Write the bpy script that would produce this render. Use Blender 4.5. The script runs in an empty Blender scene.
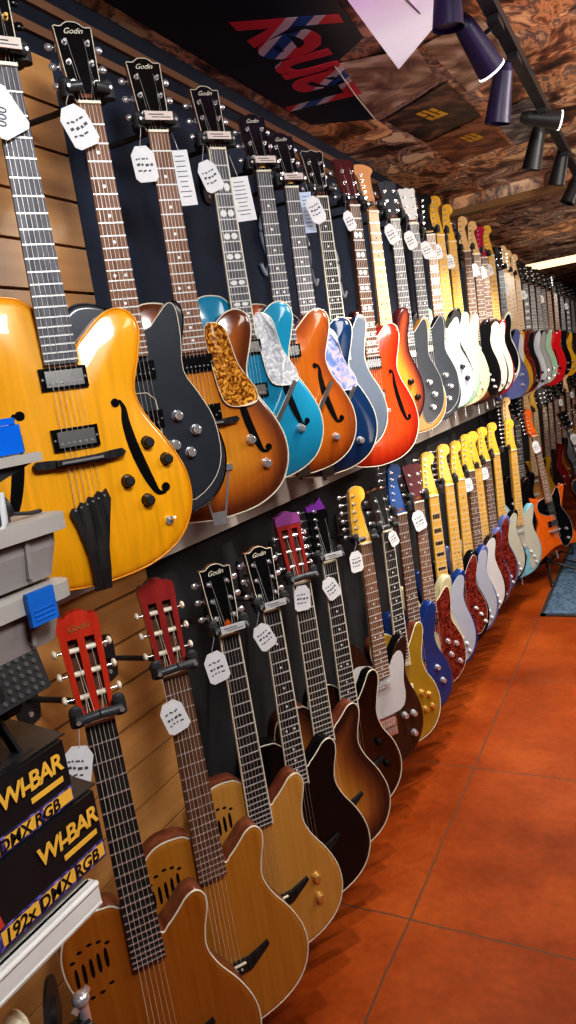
import bpy, math, random
from mathutils import Vector, Matrix
C = bpy.context.scene
COL = C.collection
R = math.radians
CH = 1.52          # camera height above the floor
random.seed(7)
RND = random.Random(11)

# ------------------------------------------------------------------ materials
MATS = {}
def new_mat(name):
    m = bpy.data.materials.new(name); m.use_nodes = True
    return m, m.node_tree.nodes, m.node_tree.links, m.node_tree.nodes['Principled BSDF']
def mat(name, col, rough=.5, metal=0, coat=0, emis=None, es=0, noise=0, nscale=20, bump=0, spec=.5, trans=0):
    if name in MATS: return MATS[name]
    m, N, L, b = new_mat(name)
    b.inputs['Base Color'].default_value = (*col, 1); b.inputs['Roughness'].default_value = rough
    b.inputs['Metallic'].default_value = metal; b.inputs['Coat Weight'].default_value = coat
    b.inputs['Coat Roughness'].default_value = .06; b.inputs['Specular IOR Level'].default_value = spec
    if trans: b.inputs['Transmission Weight'].default_value = trans
    if emis: b.inputs['Emission Color'].default_value = (*emis, 1); b.inputs['Emission Strength'].default_value = es
    tc = N.new('ShaderNodeTexCoord')
    nz = N.new('ShaderNodeTexNoise'); nz.inputs['Scale'].default_value = nscale; nz.inputs['Detail'].default_value = 4
    L.new(tc.outputs['Object'], nz.inputs['Vector'])
    if noise:
        r = N.new('ShaderNodeValToRGB')
        r.color_ramp.elements[0].position = .3; r.color_ramp.elements[1].position = .7
        r.color_ramp.elements[0].color = (*[c*(1-noise) for c in col], 1)
        r.color_ramp.elements[1].color = (*[min(1, c*(1+noise)) for c in col], 1)
        L.new(nz.outputs['Fac'], r.inputs['Fac']); L.new(r.outputs['Color'], b.inputs['Base Color'])
    if bump:
        bp = N.new('ShaderNodeBump'); bp.inputs['Strength'].default_value = bump; bp.inputs['Distance'].default_value = .002
        L.new(nz.outputs['Fac'], bp.inputs['Height']); L.new(bp.outputs['Normal'], b.inputs['Normal'])
    MATS[name] = m
    return m
def ramp(N, stops):
    r = N.new('ShaderNodeValToRGB'); e = r.color_ramp.elements
    while len(e) > 2: e.remove(e[-1])
    for i, (p, c) in enumerate(stops):
        if i < 2: e[i].position = p; e[i].color = (*c, 1)
        else:
            q = e.new(p); q.color = (*c, 1)
    return r
def wood(name, c1, c2, sc=(60, 4, 60), rough=.3, coat=.5, k=1.0):
    if name in MATS: return MATS[name]
    m, N, L, b = new_mat(name)
    tc = N.new('ShaderNodeTexCoord'); mp = N.new('ShaderNodeMapping'); mp.inputs['Scale'].default_value = sc
    nz = N.new('ShaderNodeTexNoise'); nz.inputs['Scale'].default_value = k; nz.inputs['Detail'].default_value = 5
    L.new(tc.outputs['Object'], mp.inputs['Vector']); L.new(mp.outputs['Vector'], nz.inputs['Vector'])
    r = ramp(N, [(.3, c1), (.7, c2)]); L.new(nz.outputs['Fac'], r.inputs['Fac'])
    L.new(r.outputs['Color'], b.inputs['Base Color']); b.inputs['Specular IOR Level'].default_value = .5 if coat > .09 else .2
    b.inputs['Roughness'].default_value = rough; b.inputs['Coat Weight'].default_value = coat; b.inputs['Coat Roughness'].default_value = .08
    MATS[name] = m
    return m
def burst(name, centre, mid, edge, d=.09, rough=.2):
    """colour runs from the rim (dark) to the middle (light) with the modelled distance-from-edge attribute, over a grain"""
    if name in MATS: return MATS[name]
    m, N, L, b = new_mat(name)
    a = N.new('ShaderNodeAttribute'); a.attribute_name = 'edge'
    mu = N.new('ShaderNodeMath'); mu.operation = 'DIVIDE'; mu.inputs[1].default_value = d
    L.new(a.outputs['Fac'], mu.inputs[0])
    r = ramp(N, [(0.0, edge), (.95, centre), (.45, mid), (.12, edge)])
    L.new(mu.outputs[0], r.inputs['Fac'])
    tc = N.new('ShaderNodeTexCoord'); mp = N.new('ShaderNodeMapping'); mp.inputs['Scale'].default_value = (70, 4, 70)
    nz = N.new('ShaderNodeTexNoise'); nz.inputs['Scale'].default_value = 1; nz.inputs['Detail'].default_value = 5
    L.new(tc.outputs['Object'], mp.inputs['Vector']); L.new(mp.outputs['Vector'], nz.inputs['Vector'])
    g = ramp(N, [(.3, (.7, .7, .7)), (.7, (1.1, 1.1, 1.1))]); L.new(nz.outputs['Fac'], g.inputs['Fac'])
    mx = N.new('ShaderNodeMix'); mx.data_type = 'RGBA'; mx.blend_type = 'MULTIPLY'; mx.inputs['Factor'].default_value = .6
    L.new(r.outputs['Color'], mx.inputs['A']); L.new(g.outputs['Color'], mx.inputs['B'])
    L.new(mx.outputs['Result'], b.inputs['Base Color'])
    b.inputs['Roughness'].default_value = rough; b.inputs['Coat Weight'].default_value = .7; b.inputs['Coat Roughness'].default_value = .05
    MATS[name] = m
    return m
def tort(name, c1, c2, c3, k=60):
    if name in MATS: return MATS[name]
    m, N, L, b = new_mat(name)
    tc = N.new('ShaderNodeTexCoord')
    nz = N.new('ShaderNodeTexNoise'); nz.inputs['Scale'].default_value = k; nz.inputs['Detail'].default_value = 3; nz.inputs['Distortion'].default_value = 1.5
    L.new(tc.outputs['Object'], nz.inputs['Vector'])
    r = ramp(N, [(.38, c1), (.62, c3), (.5, c2)]); L.new(nz.outputs['Fac'], r.inputs['Fac'])
    L.new(r.outputs['Color'], b.inputs['Base Color'])
    b.inputs['Roughness'].default_value = .12 if k > 30 else .55; b.inputs['Coat Weight'].default_value = .6 if k > 30 else 0
    MATS[name] = m
    return m

BLK = mat('gloss_black', (.006, .006, .007), .22, coat=.15, spec=.3)
SATIN = mat('satin_black', (.02, .02, .022), .45, noise=.2)
RUB = mat('black_rubber', (.022, .023, .026), .6, noise=.2, nscale=60)
CHR = mat('chrome', (.8, .8, .82), .2, .75, noise=.05)
GOLD = mat('gold_metal', (.85, .58, .2), .22, .75, noise=.05)
NICK = mat('nickel_cover', (.6, .58, .55), .3, 1, noise=.05)
STEEL = mat('string_steel', (.75, .73, .68), .3, .5, noise=.05)
NYL = mat('string_nylon', (.75, .68, .55), .3, noise=.1)
IVO = mat('ivory_binding', (.8, .74, .58), .35, noise=.05)
WHT = mat('white_plastic', (.62, .63, .63), .3, coat=.3, noise=.03)
CRM = mat('cream_plastic', (.78, .7, .5), .35, coat=.3, noise=.04)
PAPER = mat('tag_paper', (.82, .83, .84), .8, noise=.04, nscale=60)
PPINK = mat('warm_paper', (.72, .62, .56), .8, noise=.05, nscale=60)
INK = mat('tag_ink', (.08, .08, .1), .7, noise=.1)
PEARL = mat('pearl_inlay', (.86, .87, .86), .2, noise=.12, nscale=90)
LOGO = mat('logo_cream', (.8, .76, .62), .3, 0, noise=.05)
ROSE = wood('rosewood', (.085, .036, .02), (.19, .095, .055), (160, 12, 60), .55, 0)
ROSEL = wood('light_rosewood', (.17, .075, .04), (.32, .17, .1), (160, 12, 60), .55, 0)
EBON = wood('ebony', (.012, .011, .012), (.04, .036, .036), (160, 12, 60), .45, 0)
GREYF = wood('greyed_ebony', (.07, .07, .085), (.17, .17, .19), (160, 14, 60), .45, .0)
MAPY = wood('amber_maple', (.7, .37, .035), (.85, .5, .07), (70, 5, 60), .25, .5)
MAPL = wood('pale_maple', (.62, .38, .15), (.76, .5, .24), (70, 5, 60), .4, .1)
NECKW = wood('mahogany_neck', (.16, .05, .02), (.27, .1, .04), (70, 5, 60), .35, .3)
PAD = mat('fret_metal', (.68, .68, .66), .35, .25, noise=.04)
BDOT = mat('black_dot', (.015, .012, .01), .4, noise=.1)

# ------------------------------------------------------------------ mesh builder
class MB:
    def __init__(s): s.v = []; s.f = []; s.mi = []; s.sm = []; s.edge = {}
    def add(s, vs, fs, mi=0, smooth=False):
        b = len(s.v); s.v += [tuple(v) for v in vs]
        for f in fs: s.f.append([i + b for i in f]); s.mi.append(mi); s.sm.append(smooth)
        return b
    def box(s, c, d, mi=0, M=None):
        x, y, z = [k/2 for k in d]
        vs = [Vector((i*x, j*y, k*z)) for i in (-1, 1) for j in (-1, 1) for k in (-1, 1)]
        if M: vs = [M @ v for v in vs]
        vs = [v + Vector(c) for v in vs]
        s.add(vs, [(0,1,3,2),(4,6,7,5),(0,4,5,1),(2,3,7,6),(0,2,6,4),(1,5,7,3)], mi)
    def bar(s, p0, p1, w, h, mi=0):
        p0, p1 = Vector(p0), Vector(p1); d = p1-p0
        q = d.to_track_quat('Y', 'Z').to_matrix()
        s.box((p0+p1)/2, (w, d.length, h), mi, q)
    def cyl(s, p0, p1, r0, r1=None, n=12, mi=0, cap=True):
        if r1 is None: r1 = r0
        p0, p1 = Vector(p0), Vector(p1); q = (p1-p0).to_track_quat('Z', 'Y')
        vs = []
        for p, r in ((p0, r0), (p1, r1)):
            for i in range(n):
                a = 2*math.pi*i/n
                vs.append(p + q @ Vector((r*math.cos(a), r*math.sin(a), 0)))
        fs = [(i, (i+1) % n, n+(i+1) % n, n+i) for i in range(n)]
        s.add(vs, fs, mi, True)
        if cap:
            s.add(vs[:n], [tuple(reversed(range(n)))], mi); s.add(vs[n:], [tuple(range(n))], mi)
    def ell(s, c, r, mi=0, nu=10, nv=6, M=None):
        vs = []; c = Vector(c)
        for j in range(nv+1):
            t = math.pi*j/nv
            for i in range(nu):
                a = 2*math.pi*i/nu
                p = Vector((r[0]*math.sin(t)*math.cos(a), r[1]*math.sin(t)*math.sin(a), r[2]*math.cos(t)))
                vs.append(c + (M @ p if M else p))
        fs = [(j*nu+i, j*nu+(i+1) % nu, (j+1)*nu+(i+1) % nu, (j+1)*nu+i) for j in range(nv) for i in range(nu)]
        s.add(vs, fs, mi, True)
    def tube(s, pts, r, n=8, mi=0, closed=False):
        pts = [Vector(p) for p in pts]; m = len(pts); vs = []
        rs = r if isinstance(r, (list, tuple)) else [r]*m
        for k, p in enumerate(pts):
            if closed: d = pts[(k+1) % m]-pts[k-1]
            else: d = pts[min(k+1, m-1)]-pts[max(k-1, 0)]
            q = d.to_track_quat('Z', 'Y')
            for i in range(n):
                a = 2*math.pi*i/n
                vs.append(p + q @ Vector((rs[k]*math.cos(a), rs[k]*math.sin(a), 0)))
        fs = []
        for k in range(m if closed else m-1):
            k2 = (k+1) % m
            for i in range(n): fs.append((k*n+i, k*n+(i+1) % n, k2*n+(i+1) % n, k2*n+i))
        s.add(vs, fs, mi, True)
        if not closed:
            s.add(vs[:n], [tuple(reversed(range(n)))], mi); s.add(vs[-n:], [tuple(range(n))], mi)
    def plate(s, pts, z0, z1, mi=0, zf=None, side=None):
        n = len(pts); zz = [(zf(x, y) if zf else 0) for x, y in pts]
        top = [(x, y, z1+z) for (x, y), z in zip(pts, zz)]; bot = [(x, y, z0+z) for (x, y), z in zip(pts, zz)]
        s.add(top, [tuple(range(n))], mi)
        s.add(top+bot, [(i, i+n, (i+1) % n+n, (i+1) % n) for i in range(n)], mi if side is None else side)
        s.add(bot, [tuple(reversed(range(n)))], mi)
    def mesh(s, name, mats):
        me = bpy.data.meshes.new(name); me.from_pydata(s.v, [], s.f)
        for m in (mats if isinstance(mats, (list, tuple)) else [mats]): me.materials.append(m)
        me.polygons.foreach_set('material_index', s.mi); me.polygons.foreach_set('use_smooth', s.sm)
        if s.edge:
            a = me.attributes.new('edge', 'FLOAT', 'POINT')
            a.data.foreach_set('value', [s.edge.get(i, 0.0) for i in range(len(s.v))])
        me.update()
        return me
def link(name, data, parent=None, M=None):
    o = bpy.data.objects.new(name, data); COL.objects.link(o)
    if parent: o.parent = parent
    if M is not None: o.matrix_local = M
    return o
def tag(o, label=None, cat=None, group=None, kind=None):
    if label: o['label'] = label
    if cat: o['category'] = cat
    if group: o['group'] = group
    if kind: o['kind'] = kind
    return o
def ccw(p):
    a = sum(p[i][0]*p[(i+1) % len(p)][1]-p[(i+1) % len(p)][0]*p[i][1] for i in range(len(p)))
    return p if a > 0 else p[::-1]
def spline(P, k=5, closed=True):
    out = []; n = len(P)
    for i in range(n if closed else n-1):
        p = [P[(i+j) % n] if closed else P[min(max(i+j, 0), n-1)] for j in (-1, 0, 1, 2)]
        for t in range(k):
            t /= k
            out.append(tuple(.5*((2*p[1][a]) + (-p[0][a]+p[2][a])*t + (2*p[0][a]-5*p[1][a]+4*p[2][a]-p[3][a])*t*t + (-p[0][a]+3*p[1][a]-3*p[2][a]+p[3][a])*t**3) for a in (0, 1)))
    if not closed: out.append(tuple(P[-1]))
    return out
def circ(x, y, r, n=10): return [(x+r*math.cos(2*math.pi*i/n), y+r*math.sin(2*math.pi*i/n)) for i in range(n)]

# ------------------------------------------------------------------ guitar outlines (metres, origin at the nut, y towards the headstock)
OUT = {
 'arch': [(-.03,-.352),(-.06,-.338),(-.1,-.34),(-.133,-.365),(-.146,-.41),(-.14,-.46),(-.126,-.505),(-.132,-.55),(-.168,-.605),(-.194,-.665),(-.194,-.725),(-.165,-.78),(-.105,-.815),(-.03,-.828),(.03,-.828),(.105,-.815),(.165,-.78),(.194,-.725),(.194,-.665),(.168,-.605),(.134,-.55),(.123,-.505),(.138,-.455),(.15,-.41),(.144,-.38),(.121,-.366),(.093,-.371),(.068,-.391),(.047,-.41),(.028,-.418)],
 'acou': [(-.03,-.352),(-.06,-.338),(-.1,-.34),(-.13,-.365),(-.142,-.41),(-.136,-.46),(-.12,-.505),(-.126,-.55),(-.16,-.605),(-.184,-.665),(-.186,-.725),(-.16,-.78),(-.105,-.815),(-.03,-.83),(.03,-.83),(.105,-.815),(.16,-.78),(.186,-.725),(.184,-.665),(.16,-.605),(.126,-.55),(.109,-.505),(.112,-.465),(.122,-.428),(.123,-.4),(.11,-.383),(.09,-.386),(.069,-.406),(.048,-.424),(.028,-.43)],
 'strat': [(-.03,-.42),(-.046,-.38),(-.07,-.335),(-.1,-.305),(-.122,-.318),(-.122,-.365),(-.108,-.43),(-.108,-.5),(-.14,-.575),(-.16,-.65),(-.152,-.72),(-.11,-.775),(-.04,-.795),(.03,-.79),(.1,-.765),(.145,-.71),(.158,-.645),(.142,-.575),(.115,-.515),(.106,-.465),(.118,-.41),(.125,-.365),(.108,-.348),(.08,-.37),(.056,-.41),(.03,-.44)],
 'offset': [(-.03,-.42),(-.05,-.385),(-.075,-.345),(-.105,-.325),(-.128,-.34),(-.126,-.39),(-.105,-.45),(-.11,-.52),(-.15,-.59),(-.175,-.665),(-.165,-.74),(-.12,-.79),(-.05,-.805),(.03,-.785),(.105,-.75),(.15,-.69),(.158,-.62),(.135,-.55),(.108,-.49),(.108,-.43),(.125,-.37),(.122,-.335),(.098,-.33),(.072,-.36),(.05,-.41),(.03,-.44)],
 'tele': [(-.03,-.4),(-.06,-.388),(-.105,-.375),(-.135,-.4),(-.138,-.44),(-.112,-.5),(-.118,-.555),(-.15,-.62),(-.16,-.69),(-.14,-.75),(-.085,-.79),(0,-.8),(.085,-.79),(.14,-.75),(.16,-.69),(.15,-.62),(.115,-.555),(.1,-.5),(.11,-.44),(.12,-.4),(.11,-.375),(.085,-.38),(.06,-.415),(.03,-.45)],
 'single': [(-.03,-.378),(-.06,-.362),(-.1,-.362),(-.126,-.39),(-.128,-.44),(-.108,-.5),(-.116,-.56),(-.148,-.62),(-.165,-.69),(-.148,-.755),(-.095,-.8),(0,-.812),(.095,-.8),(.148,-.755),(.165,-.69),(.148,-.62),(.112,-.56),(.098,-.505),(.108,-.45),(.12,-.4),(.112,-.372),(.09,-.37),(.07,-.4),(.05,-.43),(.03,-.44)],
 'angular': [(-.03,-.42),(-.06,-.42),(-.15,-.385),(-.175,-.41),(-.11,-.55),(-.13,-.62),(-.235,-.8),(-.215,-.84),(-.06,-.775),(.03,-.76),(.2,-.79),(.215,-.76),(.11,-.6),(.1,-.53),(.16,-.39),(.145,-.365),(.06,-.42),(.03,-.44)],
}
def dist_to(poly, p):
    best = 9
    for i in range(len(poly)):
        ax, ay = poly[i-1]; bx, by = poly[i]; dx, dy = bx-ax, by-ay
        l = dx*dx+dy*dy or 1e-9; t = max(0, min(1, ((p[0]-ax)*dx+(p[1]-ay)*dy)/l))
        d = (ax+dx*t-p[0])**2+(ay+dy*t-p[1])**2
        if d < best: best = d
    return math.sqrt(best)
POLY = {}
def poly(o):
    if o not in POLY: POLY[o] = ccw(spline(OUT[o], 2 if o == 'angular' else 4))
    return POLY[o]
def topz(o, h):
    if h == 0: return None
    def f(x, y):
        d = min(dist_to(poly(o), (x, y))/.1, 1)
        return h*(1-(1-d)**2)
    return f
def body_mb(o, th, h):
    P = poly(o); n = len(P); b = MB(); zf = topz(o, h)
    def ring(t, z=None):
        out = []
        for x, y in P:
            ax, ay = 0.0, max(-.7, min(-.52, y))
            out.append((ax+(x-ax)*t, ay+(y-ay)*t))
        return out
    rings = []                                     # (pts, z, edge)
    r = .006 if th < .05 else .003
    for t, dz in ((.97, -th), (1, -th+r), (1, -r)): rings.append([(x, y, dz) for x, y in ring(t)])
    side_n = len(rings)
    for t in (.975, .93, .87, .8, .7, .58, .45, .3, .15, .04):
        rings.append([(x, y, zf(x, y) if zf else 0) for x, y in ring(t)])
    vs = [v for q in rings for v in q]
    for k in range(len(rings)-1):
        fs = [(k*n+i, k*n+(i+1) % n, (k+1)*n+(i+1) % n, (k+1)*n+i) for i in range(n)]
        if k == 0: b.add(vs, fs, 1, True)
        else:
            for f in fs: b.f.append(list(f)); b.mi.append(1 if k < side_n-1 else 0); b.sm.append(True)
    b.f.append([(len(rings)-1)*n+i for i in range(n)]); b.mi.append(0); b.sm.append(True)
    b.f.append([i for i in reversed(range(n))]); b.mi.append(1); b.sm.append(False)
    for i, v in enumerate(vs): b.edge[i] = dist_to(P, v[:2]) if i >= side_n*n else 0.0
    return b
MESH = {}
def cached(key, fn):
    if key not in MESH: MESH[key] = fn()
    return MESH[key]

SCALE = .648
def fret(n): return SCALE*(1-2**(-n/12))
def board_mesh(bm, fm, im, inlay, zt, nf=22, bound=None, wn=.043, we=.056):
    def mk():
        b = MB(); L = fret(nf)+.006
        P = [(-wn/2, 0), (wn/2, 0), (we/2, -L), (-we/2, -L)]
        P = ccw(P); b.plate(P, zt-.006, zt, 0)
        w = lambda y: wn+(we-wn)*(-y/L)
        for i in range(1, nf+1):
            y = -fret(i); b.box((0, y, zt+.0006), (w(y), .0026, .0016), 1)
        if bound:
            for s in (-1, 1): b.bar((s*wn/2, 0, zt-.003), (s*we/2, -L, zt-.003), .003, .0075, 3)
        mids = {k: -(fret(k)+fret(k-1))/2 for k in range(1, nf+1)}
        for k in (3, 5, 7, 9, 12, 15, 17, 19, 21):
            if k > nf: continue
            y = mids[k]
            if inlay == 'dot':
                xs = (-.011, .011) if k == 12 else (0,)
                for x in xs: b.plate(circ(x, y, .0034, 8), zt, zt+.0008, 2)
            elif inlay == 'block':
                g = (fret(k)-fret(k-1))*.28
                b.plate(ccw([(-w(y)*.36, y-g), (w(y)*.36, y-g), (w(y)*.36, y+g), (-w(y)*.36, y+g)]), zt, zt+.0008, 2)
            elif inlay == 'split':
                g = (fret(k)-fret(k-1))*.3
                for sx in (-1, 1):
                    b.plate(ccw(circ(sx*w(y)*.2, y, 1, 10)) if 0 else [(sx*w(y)*.2+w(y)*.17*math.cos(a*math.pi/5), y+g*math.sin(a*math.pi/5)) for a in range(10)], zt, zt+.0008, 2)
        return b.mesh('fretboard', [bm, fm, im, bound or fm])
    return cached(('board', bm.name, fm.name, im.name, inlay, zt, nf, bound and bound.name, wn), mk)
def neck_mesh(m, zt, L=.46):
    def mk():
        b = MB(); vs = []; K = 9
        st = [(.02, .019, .012), (0, .021, .018), (-.1, .0225, .019), (-.25, .0245, .021), (-.34, .026, .023), (-L, .0275, .024)]
        for y, w, d in st:
            for i in range(K):
                a = math.pi*i/(K-1)
                vs.append((-w*math.cos(a), y, zt-.006-d*math.sin(a)**.8))
        fs = [(k*K+i, k*K+i+1, (k+1)*K+i+1, (k+1)*K+i) for k in range(len(st)-1) for i in range(K-1)]
        fs += [(k*K+K-1, k*K, (k+1)*K, (k+1)*K+K-1) for k in range(len(st)-1)]
        b.add(vs, fs, 0, True)
        b.add(vs[:K], [tuple(range(K))]); b.add(vs[-K:], [tuple(reversed(range(K)))])
        return b.mesh('neck', m)
    return cached(('neck', m.name, zt, L), mk)

# headstocks: outline, post positions, side of the buttons
def sym(h): return [(x, y) for x, y in h] + [(-x, y) for x, y in reversed(h) if abs(x) > 1e-4]
HS = {
 'crown': dict(o=sym([(.0, .158), (.008, .1575), (.015, .154), (.021, .149), (.026, .148), (.033, .149), (.0365, .147), (.0355, .142), (.0335, .1), (.031, .05), (.027, .018), (.0215, 0)]),
     posts=[(s*.0215, y, s) for s in (-1, 1) for y in (.04, .078, .116)], k=1),
 'slot': dict(o=sym([(.0, .191), (.012, .189), (.022, .182), (.029, .183), (.035, .178), (.036, .165), (.033, .12), (.031, .05), (.029, .02), (.026, 0)]),
     posts=[(s*.014, y, s) for s in (-1, 1) for y in (.045, .085, .125)], k=1),
 'strat': dict(o=[(.0215, 0), (.024, .018), (.02, .04), (.017, .08), (.014, .118), (.02, .133), (.034, .142), (.04, .16), (.034, .178), (.016, .186), (-.006, .18), (-.018, .165), (-.022, .14), (-.03, .1), (-.036, .05), (-.038, .028), (-.028, .012), (-.0215, 0)],
     posts=[(-.026+i*.0035, .03+i*.0255, -1) for i in range(6)], k=3),
 'fan': dict(o=[(.0215, 0), (.022, .04), (.022, .09), (.024, .125), (.035, .14), (.04, .152), (.02, .165), (-.01, .17), (-.04, .165), (-.056, .15), (-.045, .138), (-.032, .125), (-.028, .09), (-.026, .04), (-.0215, 0)],
     posts=[(-.02, .03+i*.02, -1) for i in range(6)], k=3),
 'flare': dict(o=[(.0215, 0), (.027, .02), (.033, .07), (.037, .12), (.042, .142), (.034, .15), (.018, .147), (0, .153), (-.018, .147), (-.034, .15), (-.042, .142), (-.037, .12), (-.033, .07), (-.027, .02), (-.0215, 0)],
     posts=[(s*.02, y, s) for s in (-1, 1) for y in (.035, .073, .11)], k=1),
 'spear': dict(o=[(.0215, 0), (.026, .015), (.02, .06), (.022, .1), (.03, .14), (.012, .185), (-.006, .17), (-.024, .165), (-.036, .17), (-.034, .12), (-.036, .06), (-.034, .02), (-.0215, 0)],
     posts=[(-.024+i*.002, .03+i*.024, -1) for i in range(6)], k=2),
}
TILT = R(9)
def hp(x, y, z, zt): return (x, y*math.cos(TILT), zt-.004+z*1.0-y*math.sin(TILT))
def head_mesh(kind, m, sidem, zt, edge=None):
    def mk():
        h = HS[kind]; P = ccw(spline(h['o'], h['k'])) if h['k'] > 1 else ccw(h['o'])
        b = MB(); n = len(P)
        if kind == 'slot':
            # frame with two open slots: front built from strips
            def quad(x0, x1, y0, y1):
                b.add([hp(x0, y0, 0, zt), hp(x1, y0, 0, zt), hp(x1, y1, 0, zt), hp(x0, y1, 0, zt),
                       hp(x0, y0, -.018, zt), hp(x1, y0, -.018, zt), hp(x1, y1, -.018, zt), hp(x0, y1, -.018, zt)],
                      [(0,1,2,3),(7,6,5,4),(0,4,5,1),(1,5,6,2),(2,6,7,3),(3,7,4,0)], 0)
            lo, hi = .018, .145
            def prism(pts):
                pts = ccw(pts); k = len(pts)
                b.add([hp(x, y, 0, zt) for x, y in pts]+[hp(x, y, -.018, zt) for x, y in pts],
                      [tuple(range(k)), tuple(reversed(range(k, 2*k)))]+[(i, i+k, (i+1) % k+k, (i+1) % k) for i in range(k)], 0)
            prism([(-.026, 0), (.026, 0), (.029, lo), (-.029, lo)])
            q = [(.036, .165), (.035, .178), (.029, .183), (.022, .182), (.012, .189)]
            prism([(-.0345, hi), (.0345, hi)]+q+[(0, .191)]+[(-x, y) for x, y in reversed(q)])
            prism([(-.006, lo), (.006, lo), (.006, hi), (-.006, hi)])
            for s in (-1, 1): prism([(s*.0215, lo), (s*.029, lo), (s*.0345, hi), (s*.0225, hi)])
            b.add([hp(x, y, -.0175, zt) for x, y in ((-.028, lo), (.028, lo), (.033, hi), (-.033, hi))], [(0, 1, 2, 3)], 1)
        else:
            F = [hp(x, y, 0, zt) for x, y in P]; B = [hp(x, y, -.015, zt) for x, y in P]
            b.add(F, [tuple(range(n))], 0)
            b.add(F+B, [(i, i+n, (i+1) % n+n, (i+1) % n) for i in range(n)], 1); b.add(B, [tuple(reversed(range(n)))], 1)
        return b.mesh('headstock', [m, sidem])
    return cached(('head', kind, m.name, sidem.name, zt), mk)
def head_edge_mesh(kind, zt, m):
    def mk():
        h = HS[kind]; P = ccw(h['o']); b = MB()
        b.tube([hp(x*.985, y*.99+.001, .0003, zt) for x, y in P], .0011, 4, 0, closed=True)
        return b.mesh('headstock_binding', m)
    return cached(('hedge', kind, zt, m.name), mk)
def peg_mesh(kind, i, m, bm, zt, piece=0):
    def mk():
        x, y, s = HS[kind]['posts'][i]; b = MB()
        if piece:
            if kind == 'slot': b.ell(hp(s*.046, y, -.012, zt), (.005, .008, .009), 0, 10, 6)
            else:
                bx = {'strat': -.052+x*.4+.008, 'fan': -.05, 'spear': -.055}.get(kind, s*.047)
                b.ell(hp(bx, y, -.02, zt), (.0085, .0075, .0045), 0, 10, 6)
            return b.mesh('peg_button', bm)
        if kind == 'slot':
            b.cyl(hp(x-.009, y, -.006, zt), hp(x+.009, y, -.006, zt), .005, n=8, mi=1)
            b.cyl(hp(s*.03, y, -.008, zt), hp(s*.042, y, -.008, zt), .0022, n=6)
        else:
            b.cyl(hp(x, y, -.001, zt), hp(x, y, .003, zt), .0058, .005, 10)
            b.cyl(hp(x, y, .003, zt), hp(x, y, .012, zt), .003, n=8)
            bx = {'strat': -.052+x*.4+.008, 'fan': -.05, 'spear': -.055}.get(kind, s*.047)
            b.cyl(hp(x, y, -.02, zt), hp(bx, y, -.02, zt), .0022, n=6)
            b.box(hp(x+s*.006, y, -.02, zt), (.014, .012, .009))
        return b.mesh('tuning_peg', [m, bm])
    return cached(('peg', kind, i, m.name, bm.name, zt, piece), mk)
def tip_mesh(kind, zt, m):
    def mk():
        P = [p for p in ccw(HS[kind]['o'])]; ymax = max(p[1] for p in P); b = MB()
        Q = []
        cut = ymax-.034
        n = len(P)
        for i in range(n):
            a, c = P[i], P[(i+1) % n]
            if a[1] >= cut: Q.append(a)
            if (a[1] < cut) != (c[1] < cut):
                t = (cut-a[1])/(c[1]-a[1]); Q.append((a[0]+(c[0]-a[0])*t, cut))
        k = len(Q); F = [hp(x*1.01, y*1.002, .0008, zt) for x, y in Q]; B = [hp(x*1.01, y*1.002, -.0158, zt) for x, y in Q]
        b.add(F+B, [tuple(range(k))]+[(i, i+k, (i+1) % k+k, (i+1) % k) for i in range(k)])
        return b.mesh('painted_tip', m)
    return cached(('tip', kind, zt, m.name), mk)
def bind_mesh(o, m):
    def mk():
        b = MB(); b.tube([(x*.998, y, -.0015) for x, y in poly(o)], .0019, 5, 0, closed=True)
        return b.mesh('binding', m)
    return cached(('bind', o, m.name), mk)
def knob_mesh(m, top, r=.011):
    if m is WHT or m is CRM: r = .0078
    def mk():
        b = MB(); b.cyl((0, 0, -.002), (0, 0, .003), r*1.15, r*1.05, 14); b.cyl((0, 0, .003), (0, 0, .014), r, r*.82, 14)
        b.cyl((0, 0, .014), (0, 0, .0148), r*.7, r*.6, 12, 1)
        return b.mesh('knob', [m, top])
    return cached(('knob', m.name, top.name, r), mk)
def hum_mesh(ring, cover, w=.078, h=.036):
    def mk():
        b = MB(); b.plate(ccw(spline([(-w/2, -h/2), (0, -h/2), (w/2, -h/2), (w/2, 0), (w/2, h/2), (0, h/2), (-w/2, h/2), (-w/2, 0)], 1)), -.004, .004, 0)
        b.box((0, 0, .005), (w-.016, h-.01, .008), 1)
        for i in range(6):
            x = (i-2.5)*.0098
            b.cyl((x, -.007, .009), (x, -.007, .0102), .0022, n=6, mi=2)
        for s in (-1, 1): b.cyl((s*(w/2-.004), 0, .004), (s*(w/2-.004), 0, .0055), .0022, n=6, mi=2)
        return b.mesh('pickup', [ring, cover, CHR])
    return cached(('hum', ring.name, cover.name, w, h), mk)
def single_mesh(m, slant=0):
    def mk():
        b = MB(); w, h = .07, .018
        pts = [(-w/2+.008, -h/2), (w/2-.008, -h/2), (w/2, 0), (w/2-.008, h/2), (-w/2+.008, h/2), (-w/2, 0)]
        c, s = math.cos(slant), math.sin(slant)
        b.plate(ccw([(x*c-y*s, x*s+y*c) for x, y in pts]), -.002, .006)
        for i in range(6):
            x = (i-2.5)*.0098; b.cyl((x*c, x*s, .006), (x*c, x*s, .0075), .0024, n=6, mi=1)
        return b.mesh('pickup', [m, NICK])
    return cached(('sgl', m.name, slant), mk)
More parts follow.
